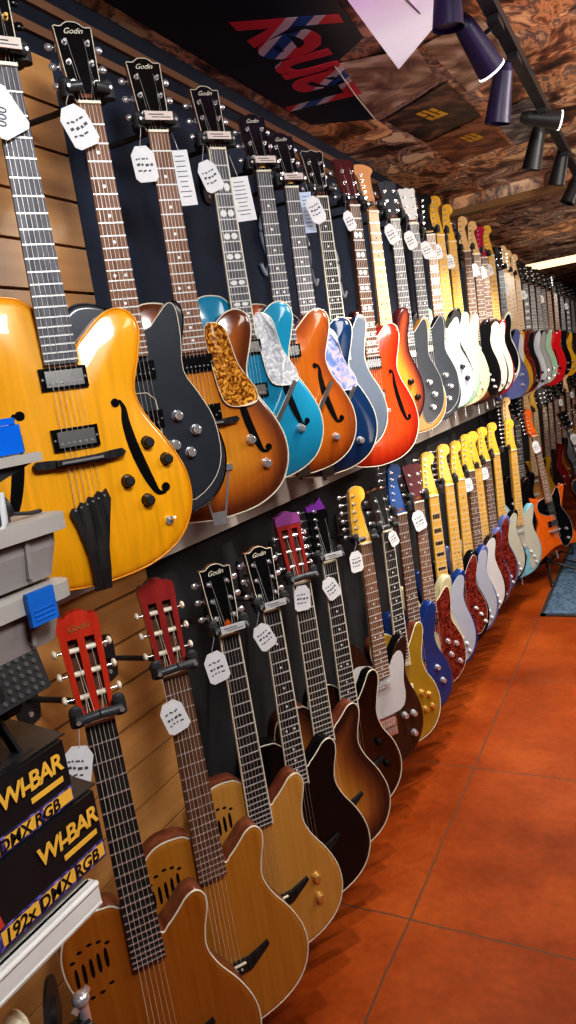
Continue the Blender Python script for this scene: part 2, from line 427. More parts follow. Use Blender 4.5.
def string_mesh(i, m, y1, zt, w=.0095, r=.00048, slot=False):
    def mk():
        b = MB(); x0 = (i-2.5)*.0071; x1 = (i-2.5)*w
        rr = r*(1.25-.12*i)
        b.cyl((x0, .002, zt+.0035), (x1, y1, zt+.0075 if y1 > -.66 else zt+.0), rr, n=4, cap=False)
        b.cyl((x0, .002, zt+.0035), hp((-.016 if i < 3 else .016) if not slot else (-.014 if i < 3 else .014), .045+.04*(i % 3), .002, zt), rr, n=4, cap=False)
        return b.mesh('string', m)
    return cached(('str', i, m.name, y1, zt, w, r, slot), mk)
def strings_mesh(m, y1, zt, w=.0095, r=.0005):
    def mk():
        b = MB()
        for i in range(6): b.bar(((i-2.5)*.0071, .002, zt+.0035), ((i-2.5)*w, y1, zt+.0065), r*1.6, r*1.6)
        return b.mesh('strings', m)
    return cached(('strs', m.name, y1, zt, w, r), mk)
GUARD = {
 'strat': [(.03,-.435),(.05,-.405),(.085,-.37),(.108,-.372),(.112,-.4),(.1,-.46),(.108,-.51),(.13,-.57),(.142,-.63),(.135,-.69),(.105,-.74),(.07,-.755),(.055,-.72),(.06,-.66),(.045,-.605),(0,-.6),(-.05,-.6),(-.085,-.57),(-.092,-.5),(-.09,-.43),(-.1,-.37),(-.095,-.335),(-.075,-.35),(-.05,-.39),(-.03,-.42)],
 'offset': [(.03,-.435),(.06,-.39),(.09,-.35),(.108,-.355),(.112,-.4),(.098,-.46),(.105,-.51),(.135,-.575),(.142,-.64),(.12,-.7),(.08,-.73),(.04,-.69),(-.02,-.68),(-.08,-.66),(-.12,-.6),(-.098,-.52),(-.09,-.45),(-.11,-.37),(-.095,-.345),(-.06,-.39),(-.03,-.42)],
 'arch': [(.034,-.40),(.062,-.392),(.082,-.41),(.088,-.445),(.1,-.49),(.126,-.53),(.138,-.556),(.128,-.578),(.085,-.582),(.055,-.572),(.042,-.54),(.035,-.48)],
 'big': [(.035,-.42),(.06,-.4),(.09,-.372),(.105,-.385),(.106,-.44),(.1,-.51),(.125,-.56),(.15,-.62),(.152,-.7),(.12,-.755),(.06,-.78),(.03,-.7),(.03,-.56),(-.03,-.54),(-.09,-.5),(-.09,-.44),(-.035,-.42)],
 'tele': [(.03,-.44),(.06,-.405),(.09,-.395),(.1,-.43),(.09,-.5),(.09,-.56),(.06,-.6),(-.06,-.6),(-.095,-.56),(-.1,-.48),(-.115,-.43),(-.09,-.4),(-.04,-.41)],
}
def guard_mesh(o, g, h, m, em):
    def mk():
        zf = topz(o, h); P = ccw(spline(GUARD[g], 3)); b = MB()
        off = .006 if g == 'arch' else .0
        b.plate(P, off-.0005, off+.0022, 0, zf=zf, side=1)
        if em is not m:
            b.tube([(x, y, off+.0018+(zf(x, y) if zf else 0)) for x, y in P], .0012, 4, 1, closed=True)
        return b.mesh('pickguard', [m, em])
    return cached(('guard', o, g, h, m.name, em.name), mk)
def fhole_mesh(o, h, sgn, m):
    def mk():
        zf = topz(o, h); mid = [(.088, -.52), (.094, -.535), (.093, -.56), (.098, -.6), (.108, -.64), (.118, -.67), (.128, -.69), (.143, -.693)]
        mid = spline(mid, 4, closed=False); n = len(mid); L, Rr = [], []
        for i, (x, y) in enumerate(mid):
            t = i/(n-1); w = .0022+.0075*math.sin(math.pi*t)**1.3
            a, c = mid[max(i-1, 0)], mid[min(i+1, n-1)]; d = Vector((c[0]-a[0], c[1]-a[1])).normalized()
            L.append(((x-d.y*w)*sgn, y+d.x*w)); Rr.append(((x+d.y*w)*sgn, y-d.x*w))
        b = MB(); z = lambda p: (zf(*p) if zf else 0)+.0008
        for i in range(n-1):
            q = [L[i], L[i+1], Rr[i+1], Rr[i]]
            if sgn < 0: q = q[::-1]
            b.add([(*p, z(p)) for p in q], [(0, 1, 2, 3)])
        for c, r in (((.08*sgn, -.524), .0078), ((.144*sgn, -.684), .0085)):
            P = circ(*c, r, 12); b.add([(*p, z(p)+.0003) for p in P], [tuple(range(12))])
        return b.mesh('f_hole', m)
    return cached(('fh', o, h, sgn), mk)

def text_obj(name, body, size, m, parent=None, M=None, shear=0, off=0, ext=0, alignx='LEFT', sx=1):
    c = bpy.data.curves.new(name, 'FONT'); c.body = body; c.size = size; c.shear = shear; c.offset = off; c.extrude = ext
    c.align_x = alignx; c.resolution_u = 3; c.materials.append(m); c.space_character = sx
    return link(name, c, parent, M)

def frame(pos, yaw, roll=0, pitch=0):
    """guitar frame: local x to the viewer's right, y up the neck, z out of the face"""
    X = Vector((math.sin(yaw), math.cos(yaw), 0)); Y = Vector((0, 0, 1)); Z = Vector((math.cos(yaw), -math.sin(yaw), 0))
    M = Matrix((X, Y, Z)).transposed().to_4x4()
    M = M @ Matrix.Rotation(roll, 4, 'Z') @ Matrix.Rotation(pitch, 4, 'X')
    return Matrix.Translation(pos) @ M

def guitar(name, label, cat, y, z, x=-.86, yaw=30, roll=0, pitch=0, out='arch', th=.05, h=0, top=None, side=None, bind=None,
           board=None, fretm=None, inlaym=None, inlay='dot', bound=None, nf=20, head='crown', headm=None, heads=None, hedge=None,
           pegm=None, buttons=None, neck=None, guard=None, guardm=None, guarde=None, pick=(), knobs=(), knobm=None, knobt=None, bridge='bar',
           tail=None, fh=(), fhm=None, ports=False, lod=2, sc=1.0, group=None, logo=None, sw=False, truss=None, bm_=None, extra=None, strm=None, tip=None):
    side = side or top; board = board or ROSE; fretm = fretm or PAD; inlaym = inlaym or PEARL
    headm = headm or BLK; heads = heads or NECKW; pegm = pegm or CHR; buttons = buttons or CHR; neck = neck or NECKW
    strm = strm or STEEL
    zt = .022 if out in ('arch',) else (.012 if out == 'acou' else .016)
    root = bpy.data.objects.new(name, None); COL.objects.link(root)
    root.empty_display_size = .05
    root.matrix_world = frame(Vector((x, y, z)), R(yaw), R(roll), R(pitch)) @ Matrix.Scale(sc, 4) @ Matrix.Translation((0, 0, -zt))
    tag(root, label, cat, group)
    P = lambda n, me, M=None: link(n, me, root, M)
    bd = P('body', cached(('body', out, th, h, top.name, side.name), lambda: body_mb(out, th, h).mesh('body', [top, side])))
    if bind and lod > 0: link('binding', bind_mesh(out, bind), bd)
    P('neck', neck_mesh(neck, zt))
    P('fretboard', board_mesh(board, fretm, inlaym, inlay, zt, nf, bound, .05 if head == 'slot' else .043, .06 if head == 'slot' else .056))
    hd = P('headstock', head_mesh(head, headm, heads, zt))
    if hedge: link('headstock_binding', head_edge_mesh(head, zt, hedge), hd)
    if tip: link('painted_tip', tip_mesh(head, zt, tip), hd)
    def nut():
        b = MB(); b.box((0, .002, zt+.001), (.05 if head == 'slot' else .043, .005, .007)); return b.mesh('nut', IVO)
    if lod > 0: P('nut', cached(('nut', head == 'slot', zt), nut))
    for i in range(6):
        pg = P('tuning_peg', peg_mesh(head, i, pegm, buttons, zt)); link('peg_button', peg_mesh(head, i, pegm, buttons, zt, 1), pg)
    if logo:
        M = Matrix.Translation(hp(-.02, .1335 if head != 'slot' else .158, .0012, zt)) @ Matrix.Rotation(-TILT, 4, 'X') @ Matrix.Rotation(.05, 4, 'Z')
        t = text_obj('logo', logo, .0155, LOGO if head != 'slot' else GOLD, hd, M, shear=.5, off=0, ext=.0002, sx=.95)
    if truss and lod > 1:
        b = MB()
        b.plate([(-.008, .012), (.008, .012), (.006, .03), (0, .038), (-.006, .03)], 0, .001)
        link('truss_cover', b.mesh('truss_cover', truss), hd, Matrix.Translation(hp(0, 0, .0005, zt)) @ Matrix.Rotation(TILT*1, 4, 'X'))
    zf = topz(out, h); zat = lambda px, py: (zf(px, py) if zf else 0)
    y1 = {'acou': -.652, 'tail': -.70, 'bar': -.655, 'trem': -.65, 'tom': -.70}.get('acou' if bridge == 'acoustic' else ('tail' if tail else bridge), -.655)
    if lod > 1:
        for i in range(6): P('string', string_mesh(i, strm, y1, zt, slot=head == 'slot'))
    else: P('strings', strings_mesh(strm, y1, zt))
    gz = .0 
    if guard:
        em = guarde or guardm
        P('pickguard', guard_mesh(out, guard, h, guardm, em)); gz = .0022
    for kind, py, m1, m2 in pick:
        me = hum_mesh(m1, m2) if kind == 'hum' else single_mesh(m1, R(m2))
        P('pickup', me, Matrix.Translation((0, py, zat(0, py)+gz+.002)))
    for (kx, ky) in knobs:
        P('knob', knob_mesh(knobm or CHR, knobt or knobm or CHR), Matrix.Translation((kx, ky, zat(kx, ky)+gz)))
    if sw:
        b = MB(); sx, sy = sw; zz = zat(sx, sy)+gz; b.cyl((sx, sy, zz), (sx, sy, zz+.004), .008, n=12); b.cyl((sx, sy, zz+.004), (sx+.004, sy+.006, zz+.02), .0018, .0028, n=6)
        P('selector_switch', b.mesh('selector_switch', CHR))
    if bridge == 'acoustic':
        b = MB()
        b.plate(ccw([(-.088, -.672), (-.05, -.664), (.05, -.664), (.095, -.648), (.097, -.655), (.05, -.692), (-.05, -.692), (-.088, -.68)]), 0, .008)
        b.box((0, -.668, .0105), (.074, .003, .005), 1)
        for i in range(6): b.cyl(((i-2.5)*.0105, -.681, .008), ((i-2.5)*.0105, -.681, .0105), .0026, n=6, mi=1)
        P('bridge', cached(('br', 'ac'), lambda: b.mesh('bridge', [EBON, IVO])))
    elif bridge == 'archwood':
        b = MB(); zz = zat(0, -.6)
        b.plate(ccw(spline([(-.074, -.614), (-.072, -.601), (-.03, -.604), (.03, -.604), (.072, -.601), (.074, -.614), (.03, -.616), (-.03, -.616)], 2)), zz, zz+.013)
        b.box((0, -.609, zz+.017), (.085, .009, .008)); b.box((0, -.609, zz+.0215), (.07, .004, .003), 1)
        P('bridge', b.mesh('bridge', [EBON, CHR]))
    elif bridge == 'tom':
        b = MB(); zz = zat(0, -.6)
        b.box((0, -.65, zz+.011), (.084, .012, .01)); 
        for s in (-1, 1): b.cyl((s*.037, -.65, zz-.001), (s*.037, -.65, zz+.018), .006, n=10)
        for i in range(6): b.box(((i-2.5)*.0103, -.65, zz+.018), (.006, .01, .004))
        P('bridge', b.mesh('bridge', CHR if not bm_ else bm_))
    elif bridge == 'trem':
        b = MB(); b.box((0, -.66, .004), (.074, .032, .005))
        for i in range(6): b.box(((i-2.5)*.0108, -.654, .01), (.0085, .02, .006))
        P('bridge', cached(('br', 'tr'), lambda: b.mesh('bridge', CHR)))
    elif bridge == 'bar':
        b = MB(); zz = zat(0, -.65); b.box((0, -.655, zz+.008), (.085, .016, .012)); 
        for s in (-1, 1): b.cyl((s*.042, -.655, zz-.001), (s*.042, -.655, zz+.015), .007, n=10)
        P('bridge', cached(('br', 'bar', h), lambda: b.mesh('bridge', CHR)))
    if tail == 'finger':
        b = MB(); zz = .019
        Pn = ccw([(-.042, -.712), (-.036, -.704), (-.026, -.706), (-.018, -.697), (-.008, -.7), (0, -.69), (.01, -.693), (.02, -.684), (.03, -.688), (.038, -.682), (.044, -.7), (.036, -.73), (.022, -.765), (.019, -.80), (.017, -.838), (-.017, -.838), (-.019, -.80), (-.022, -.765), (-.034, -.735)])
        Pn = [(p[0]*.84, p[1]+(.018 if p[1] > -.76 else 0)) for p in Pn]
        b.plate(Pn, 0, .006, zf=lambda a, c: zz if c > -.8 else .004+(c+.838)*.3)
        for i in range(6): b.cyl(((i-2.5)*.0105, -.69+i*.003, zz+.006), ((i-2.5)*.0105, -.69+i*.003, zz+.008), .0022, n=6, mi=1)
        P('tailpiece', b.mesh('tailpiece', [EBON, CHR]))
    elif tail == 'trapeze':
        b = MB(); zz = .017
        b.box((0, -.712, zz), (.09, .014, .008))
        for s in (-1, 1): b.bar((s*.036, -.712, zz), (s*.013, -.835, .002), .005, .004)
        b.box((0, -.826, .004), (.034, .03, .004))
        P('tailpiece', cached(('trap',), lambda: b.mesh('tailpiece', CHR)))
    elif tail == 'stop':
        b = MB(); zz = zat(0, -.69); b.box((0, -.693, zz+.01), (.09, .014, .01))
        for s in (-1, 1): b.cyl((s*.041, -.693, zz), (s*.041, -.693, zz+.017), .0075, n=10)
        P('tailpiece', cached(('stop', h), lambda: b.mesh('tailpiece', CHR)))
    elif tail == 'arm':
        b = MB(); b.box((0, -.70, .014), (.09, .016, .01)); b.bar((.035, -.69, .03), (.115, -.575, .032), .012, .005); b.bar((.0, -.71, .012), (0, -.832, .004), .04, .004)
        P('vibrato_tailpiece', cached(('arm',), lambda: b.mesh('tailpiece', NICK)))
    for s in fh: link('f_hole', fhole_mesh(out, h, s, fhm or BLK), bd)
    if ports:
        for k in range(5):
            def mks(k=k):
                b = MB(); x0 = -.122+k*.0135; yy = -.445+.004*k; b.plate(ccw(spline([(x0, yy-.02), (x0-.003, yy-.012), (x0-.003, yy+.012), (x0, yy+.02), (x0+.003, yy+.012), (x0+.003, yy-.012)], 2)), -.001, .0008)
                return b.mesh('sound_slot', BLK)
            link('sound_slot', cached(('ps', k), mks), bd)
        for k, (a, c) in enumerate([(-.124, -.412), (-.11, -.398), (-.092, -.392), (-.076, -.394), (-.062, -.402), (-.12, -.482), (-.104, -.492), (-.086, -.49), (-.068, -.48)]):
            def mkd(a=a, c=c):
                b = MB(); b.plate([(a+.005*math.cos(t*math.pi/4), c+.0028*math.sin(t*math.pi/4)) for t in range(8)], -.001, .0008); return b.mesh('sound_dot', BLK)
            link('sound_dot', cached(('pd', k), mkd), bd)
    if lod > 0:
        def mkb():
            b = MB(); b.cyl((0, -.79, -th/2), (0, -.845, -th/2), .004, .007, 8); return b.mesh('strap_button', CHR)
        P('strap_button', cached(('sb', th, out), mkb))
    root['short'] = label
    return root

# ------------------------------------------------------------------ hangers and tags
WX = -1.05
def hanger_parts():
    # local frame: x right, y up, z out; wall plate at z=-.19
    d = {}
    b = MB(); b.plate(ccw(spline([(-.02, -.045), (.02, -.045), (.024, 0), (.02, .045), (-.02, .045), (-.024, 0)], 2)), -.006, .004)
    for s in (-1, 1): b.cyl((0, s*.03, .004), (0, s*.03, .006), .005, n=8, mi=1)
    d['wall_plate'] = b.mesh('wall_plate', [SATIN, CHR])
    b = MB(); b.tube([(0, 0, 0), (0, .004, .05), (0, .004, .1)], .006, 8); d['arm'] = b.mesh('arm', SATIN)
    b = MB()
    pts = spline([(-.036, .012, ), (-.034, -.015), (-.018, -.03), (.018, -.03), (.034, -.015), (.036, .012)], 3, closed=False)
    b.tube([(x, 0, y) for x, y in pts], .0095, 8); d['yoke'] = b.mesh('yoke', RUB)
    b = MB(); b.cyl((0, -.012, 0), (0, .012, 0), .0115, n=12); b.ell((0, .012, 0), (.0115, .0115, .004)); d['pad'] = b.mesh('yoke_pad', RUB)
    b = MB()
    b.tube([(0, 0, .008), (.012, .0015, .011), (.028, .003, .012)], [.0085, .0085, .008], 8); b.cyl((0, 0, .014), (0, 0, .018), .0035, n=8, mi=1)
    d['flap'] = b.mesh('locking_flap', [mat('flap_grey', (.045, .05, .056), .4, noise=.15), CHR])
    return d
HP = hanger_parts()
def hanger(label, g, lod=2, plate=False, wide=1.0):
    M = g.matrix_world.copy()
    zt = .02
    pos = M @ Vector((0, .02, zt-.014))
    s = 1.0
    root = bpy.data.objects.new('guitar_hanger', None); COL.objects.link(root); root.empty_display_size = .03
    # rotation of the yoke follows the neck, the arm runs straight back to the wall
    rot = M.to_3x3().normalized().to_4x4()
    root.matrix_world = Matrix.Translation(pos) @ rot
    tag(root, label, 'wall hanger', 'padded hangers holding the guitars')
    link('yoke', HP['yoke'], root, Matrix.Translation((0, 0, -.0)))
    for sx in (-1, 1):
        link('yoke_pad', HP['pad'], root, Matrix.Translation((sx*.036, 0, .012)))
        if lod > 1: link('locking_flap', HP['flap'], root, Matrix.Translation((sx*.036, 0, .016)) @ Matrix.Diagonal((-sx*(1.28 if g['short'].startswith('nylon') or 'nylon' in g['short'] else .85), 1, 1, 1)))
    inv = root.matrix_world.inverted()
    back = root.matrix_world @ Vector((0, 0, -.036)); wall = Vector((WX+.004, back.y-.012, back.z))
    b = MB(); b.tube([inv @ back, inv @ Vector(((back.x+wall.x)/2, back.y-.003, back.z)), inv @ wall], .0058, 8)
    link('arm', b.mesh('arm', SATIN), root)
    Mw = Matrix.Translation(wall) @ Matrix(((0, 0, 1), (1, 0, 0), (0, 1, 0))).to_4x4()
    link('wall_plate', HP['wall_plate'], root, inv @ Mw)
    if plate:
        b = MB(); b.box((0, 0, 0), (.056, .016, .002), 0); b.box((-.006, .002, .0012), (.03, .0018, .0006), 1); b.box((.004, -.003, .0012), (.038, .0014, .0006), 1)
        link('name_strip', b.mesh('name_strip', [plate, INK]), root, Matrix.Translation((0, .004, .037)))
    return root
TAGM = {}
def tag_mesh(v, w=.036, hh=.052):
    if v in TAGM: return TAGM[v]
    b = MB()
    P = ccw([(-w/2, -hh+.0), (w/2-.004, -hh), (w/2, -hh+.004), (w/2, -.014), (w/2-.010, 0), (-w/2+.010, 0), (-w/2, -.014)])
    P = ccw([(-w/2+.006, -hh), (w/2-.006, -hh), (w/2, -hh+.006), (w/2, -.012), (w/2-.009, 0), (-w/2+.009, 0), (-w/2, -.012), (-w/2, -hh+.006)])
    b.plate(P, -.0004, .0004, 0)
    r = random.Random(v)
    for i in range(3):
        yy = -.018-i*.009; x = -w/2+.006
        while x < w/2-.009:
            l = r.uniform(.002, .006); b.box((x+l/2, yy+r.uniform(-.001, .001), .0007), (l, .0022 if i != 1 else .0035, .0004), 1, Matrix.Rotation(r.uniform(-.5, .5), 3, 'Z')); x += l+r.uniform(.0012, .003)
    TAGM[v] = b.mesh('tag_card', [PAPER, INK])
    return TAGM[v]
def price_tag(label, g, dx=-.045, dy=-.01, rot=18, s=1.0, lod=2, dz=.012, txt=None):
    M = g.matrix_world.copy(); rotm = M.to_3x3().normalized().to_4x4()
    root = bpy.data.objects.new('price_tag', None); COL.objects.link(root); root.empty_display_size = .02
    pos = M @ Vector((dx, dy, .02+dz))
    s *= 1.18 if lod > 1 else 1.4
    root.matrix_world = Matrix.Translation(pos) @ rotm @ Matrix.Rotation(R(rot), 4, 'Z')
    tag(root, label, 'price tag', 'price tags tied to the guitars')
    link('card', tag_mesh(RND.randrange(6)) if not txt else tag_blank(), root, Matrix.Scale(s, 4))
    if txt: text_obj('price_writing', txt, .02, INK, root, Matrix.Translation((-.01, -.062, .001)) @ Matrix.Rotation(.9, 4, 'Z'), ext=.0002)
    inv = root.matrix_world.inverted()
    b = MB(); p0 = M @ Vector((-.036 if dx < 0 else .036, .035, .02)); b.tube([(0, -.004, .0008), (0, .004, .001), inv @ ((pos+p0)/2+Vector((0.004, 0, 0))), inv @ p0], .0007, 4)
    link('tag_string', b.mesh('tag_string', WHT), root)
    return root
def tag_blank():
    b = MB(); w, hh = .05, .072
    b.plate(ccw([(-w/2+.006, -hh), (w/2-.006, -hh), (w/2, -hh+.006), (w/2, -.012), (w/2-.009, 0), (-w/2+.009, 0), (-w/2, -.012), (-w/2, -hh+.006)]), -.0004, .0004, 0)
    return b.mesh('tag_card', [PAPER, INK])

exec_after = []
# ------------------------------------------------------------------ finishes
AMBER = burst('amber_flame_top', (.95, .43, .008), (.94, .42, .008), (.85, .34, .006), .03, rough=.35)
SUN = burst('sunburst_top', (.72, .3, .03), (.5, .15, .02), (.13, .035, .015), .13)
SUN2 = burst('dark_sunburst_top', (.62, .26, .04), (.22, .07, .02), (.03, .012, .01), .12)
TEAL = mat('teal_blue', (.015, .25, .42), .2, coat=.7, noise=.12, nscale=8)
BROWN = burst('cognac_top', (.5, .13, .012), (.42, .1, .012), (.24, .05, .01), .08)
NAVY = mat('navy_gloss', (.008, .03, .09), .12, coat=.9, noise=.2, nscale=6)
SLATE = mat('slate_satin', (.12, .15, .2), .35, coat=.3, noise=.06)
RED = burst('orange_red_top', (.55, .07, .012), (.48, .04, .01), (.38, .02, .01), .08)
CHSUN = burst('cherry_sunburst', (.78, .32, .03), (.45, .08, .02), (.06, .01, .012), .07)
ORNG = mat('mustard_orange', (.5, .23, .03), .25, coat=.5, noise=.1, nscale=10)
GRAPH = mat('graphite', (.035, .042, .055), .3, coat=.5, noise=.15)
NAT = wood('spruce_top', (.54, .26, .05), (.63, .33, .08), (70, 3, 60), .25, .6)
CEDAR = wood('cedar_top', (.33, .1, .01), (.42, .145, .018), (70, 3, 60), .22, .6)
CEDARL = wood('light_cedar_top', (.44, .17, .02), (.53, .225, .032), (70, 3, 60), .22, .6)
MAHO = wood('mahogany_side', (.11, .03, .015), (.2, .055, .025), (60, 5, 60), .3, .4)
REDHD = wood('red_headstock', (.45, .025, .01), (.58, .05, .02), (60, 5, 60), .25, .5)
DREDHD = wood('dark_red_headstock', (.24, .02, .018), (.34, .035, .03), (60, 5, 60), .25, .5)
VTIP = mat('violet_lit_tip', (.26, .06, .24), .3, coat=.4, noise=.15)
BURG = mat('burgundy_gloss', (.09, .014, .018), .25, coat=.1, spec=.3, noise=.2)
GOLDT = mat('gold_top', (.45, .3, .03), .28, .3, coat=.5, noise=.08)
ROYAL = mat('royal_blue', (.01, .04, .18), .15, coat=.8, noise=.2, nscale=6)
LAV = mat('pale_blue_white', (.4, .45, .54), .25, coat=.5, noise=.03)
VIOL = mat('blue_violet', (.12, .14, .32), .25, coat=.5, noise=.1)
SKY = mat('sky_blue', (.22, .5, .6), .25, coat=.5, noise=.04)
SURF = mat('surf_green', (.28, .5, .34), .25, coat=.5, noise=.04)
CREAM = mat('cream_gloss', (.56, .52, .32), .25, coat=.5, noise=.04)
IVORY = mat('ivory_gloss', (.52, .51, .42), .25, coat=.5, noise=.04)
DRED = mat('dark_red_gloss', (.22, .012, .02), .2, coat=.6, noise=.1)
CRED = mat('bright_red_gloss', (.6, .012, .02), .2, coat=.6, noise=.06)
MUST = mat('yellow_gloss', (.62, .33, .02), .25, coat=.5, noise=.06)
SILV = mat('silver_grey', (.3, .34, .4), .28, .3, coat=.4, noise=.05)
ORFL = mat('flame_orange', (.72, .13, .01), .25, coat=.5, noise=.1)
WALN = wood('dark_walnut', (.02, .011, .008), (.045, .02, .012), (60, 4, 60), .25, .5)
TORT = tort('amber_tortoise', (.12, .03, .004), (.42, .16, .02), (.8, .4, .07), 85)
RTORT = tort('red_tortoise', (.05, .006, .008), (.16, .02, .015), (.3, .05, .03), 60)
PRL = tort('white_pearloid', (.36, .38, .42), (.5, .52, .56), (.68, .69, .72), 70)
PPRL = tort('blue_pearloid', (.12, .18, .42), (.3, .35, .6), (.6, .4, .42), 40)
PURB = mat('violet_cap', (.22, .04, .34), .25, coat=.4, noise=.1)
BLUEHD = mat('blue_headstock', (.008, .06, .24), .25, coat=.2, noise=.2)
BKBR = burst('black_brown_top', (.022, .009, .006), (.012, .006, .004), (.004, .003, .003), .1)
GREY = mat('grey_plate', (.2, .23, .27), .4, noise=.1)
CHAR = mat('charcoal_guard', (.03, .035, .045), .3, coat=.4, noise=.1)
WHD = mat('white_headstock', (.72, .72, .7), .3, coat=.3, noise=.03)
CRIM = mat('crimson_headstock', (.45, .01, .06), .25, coat=.5, noise=.1)

GT = {}   # key -> (guitar, short name, lod)
def put(key, short, name, y, z, **k):
    lod = k.get('lod', 2)
    tagk = k.pop('tag', None); plate = k.pop('plate', False); hang = k.pop('hang', True); txt = k.pop('txt', None)
    full = k.pop('label', None) or short
    g = guitar(name, full, 'guitar', y, CH+z, **k)
    GT[key] = g
    if hang: hanger('padded wall hanger holding the '+short, g, lod, plate)
    if tagk: 
        dx, dy, rot = tagk[:3]; s = tagk[3] if len(tagk) > 3 else 1
        price_tag('price tag on the '+short, g, dx, dy, rot, s, lod, txt=txt)
    return g
HB = ('hum', BLK, NICK)
def hb(ys, a=BLK, b=NICK): return [('hum', q, a, b) for q in ys]
def sg(ys, m=CRM, sl=0): return [('sgl', q, m, sl if q < -.57 else 0) for q in ys]
K4 = [(.108, -.655), (.138, -.672), (.092, -.735), (.122, -.752)]
K3 = [(.07, -.645), (.09, -.678), (.1, -.714)]
K2 = [(.1, -.665), (.1, -.73)]

# upper row, nearest first -------------------------------------------------------
put('u1', 'amber yellow archtop with two pickups', 'archtop_guitar', .875, .545, yaw=30, out='arch', th=.055, h=.014, top=AMBER, side=AMBER, bind=AMBER,
    board=GREYF, inlay='none', nf=20, head='crown', headm=BLK, pegm=GOLD, buttons=BLK, pick=[('hum', -.473, BLK, NICK), ('hum', -.572, BLK, NICK)],
    knobs=[(.125, -.60), (.155, -.635), (.075, -.66), (.105, -.70)], knobm=BLK, knobt=SATIN, sw=(.14, -.745), bridge='archwood', tail='finger', fh=(1, -1), sc=1.0, plate=PPINK, tag=(-.036, -.035, 28, .9), txt='000', logo='Godin', hedge=IVO,
    label='amber yellow archtop guitar with black finger tailpiece, nearest in the upper row')
put('u2', 'black single cutaway guitar with black pickguard', 'electric_guitar', 1.062, .54, yaw=36, out='single', th=.04, top=GRAPH, side=IVO, bind=BLK, board=ROSEL, inlay='dot', nf=22,
    head='crown', hedge=IVO, logo='Godin', pick=hb((-.5, -.6), BLK, BLK), knobs=[(.07, -.6), (.105, -.635), (.085, -.68), (.055, -.66)], knobm=CHR, bridge='bar', guard='big', guardm=CHAR, guarde=IVO, tag=(-.046, -.012, 22, 1.15), sc=.93,
    label='black single cutaway guitar with cream-edged black pickguard behind the amber archtop')
put('u3', 'sunburst archtop with tortoise pickguard', 'archtop_guitar', 1.258, .538, sc=.96, yaw=38, out='arch', th=.055, h=.014, top=SUN, side=SUN, bind=IVO, board=ROSEL, nf=20, head='crown', hedge=IVO, logo='Godin',
    pick=hb((-.475, -.585), BLK, BLK), knobs=[(.1, -.66), (.13, -.72)], knobm=CHR, bridge='archwood', tail='trapeze', fh=(1, -1), guard='arch', guardm=TORT, guarde=IVO, plate=PPINK, tag=(-.046, -.03, 4, 1.1))
put('u4', 'teal blue archtop with white pearl pickguard', 'archtop_guitar', 1.48, .553, sc=.93, yaw=37, out='arch', th=.055, h=.014, top=TEAL, side=TEAL, bind=IVO, board=GREYF, inlay='split', bound=IVO, nf=20, head='crown', hedge=IVO, logo='Godin',
    pick=[('hum', -.475, BLK, NICK), ('hum', -.585, BLK, NICK)], knobs=[(.12, -.7)], bridge='bar', tail='arm', fh=(1,), guard='arch', guardm=PRL, guarde=IVO, plate=PPINK, tag=(-.046, -.03, 20, 1.1))
put('u5', 'cognac brown hollow body with silver vibrato', 'archtop_guitar', 1.692, .545, sc=.94, yaw=38, out='arch', th=.05, h=.012, top=BROWN, side=BROWN, bind=IVO, board=GREYF, nf=20, head='crown', hedge=BLK, logo='Godin', truss=GOLD,
    pick=hb((-.475, -.585), BLK, CHR), knobs=[(.115, -.735)], bridge='bar', tail='arm', fh=(1,), plate=PPINK)
put('u6', 'dark navy archtop with blue pearl pickguard', 'archtop_guitar', 1.845, .533, sc=.96, yaw=38, out='arch', th=.05, h=.014, top=NAVY, side=NAVY, bind=IVO, board=GREYF, nf=20, head='crown', hedge=BLK, logo='Godin', truss=GOLD,
    pick=hb((-.475, -.585), BLK, CHR), knobs=[(.12, -.74)], bridge='bar', tail='arm', guard='arch', guardm=PPRL, guarde=IVO, tag=(.048, -.03, 22, 1.1), plate=PPINK)
put('u7', 'slate blue single cutaway with pale binding', 'electric_guitar', 2.046, .54, sc=.94, yaw=34, out='single', th=.04, top=SLATE, side=NAVY, bind=IVO, board=EBON, bound=IVO, nf=22, head='flare', headm=BLK, hedge=IVO,
    pick=[('hum', -.49, WHT, NICK), ('hum', -.59, WHT, NICK)], knobs=[], bridge='tom', tag=(-.048, -.02, 24, 1.0))
put('u8', 'bright orange red hollow body', 'archtop_guitar', 2.31, .555, yaw=27, out='arch', th=.05, h=.012, top=RED, side=RED, bind=IVO, board=ROSE, inlay='split', nf=22, head='flare', headm=BURG,
    pick=hb((-.49, -.6), BLK, CHR), knobs=[], bridge='tom', fh=(1, -1), tag=(-.05, -.02, 24, 1.0), sc=1.04, label='bright orange red hollow body guitar with one f-hole showing')
put('u9', 'cherry sunburst offset with pale maple neck', 'electric_guitar', 2.487, .562, yaw=32, out='offset', th=.042, top=CHSUN, side=BURG, board=MAPL, fretm=CHR, inlaym=BDOT, nf=21, head='fan', headm=wood('orange_maple', (.6, .27, .1), (.72, .36, .15), (70, 5, 60), .3, .4), neck=MAPL, heads=MAPL,
    pick=sg((-.5, -.6), BLK), knobs=[(.09, -.6), (.115, -.66)], knobm=BLK, bridge='trem')
put('u10', 'mustard orange guitar with charcoal pickguard', 'electric_guitar', 2.72, .566, yaw=36, out='single', th=.04, top=ORNG, side=ORNG, bind=CRM, board=GREYF, nf=22, head='flare', headm=GRAPH, pick=hb((-.5, -.6)),
    knobs=[(.085, -.62), (.105, -.67), (.09, -.72)], bridge='tom', guard='big', guardm=CHAR, guarde=WHT, tag=(-.05, -.02, 26, 1.0), lod=1)
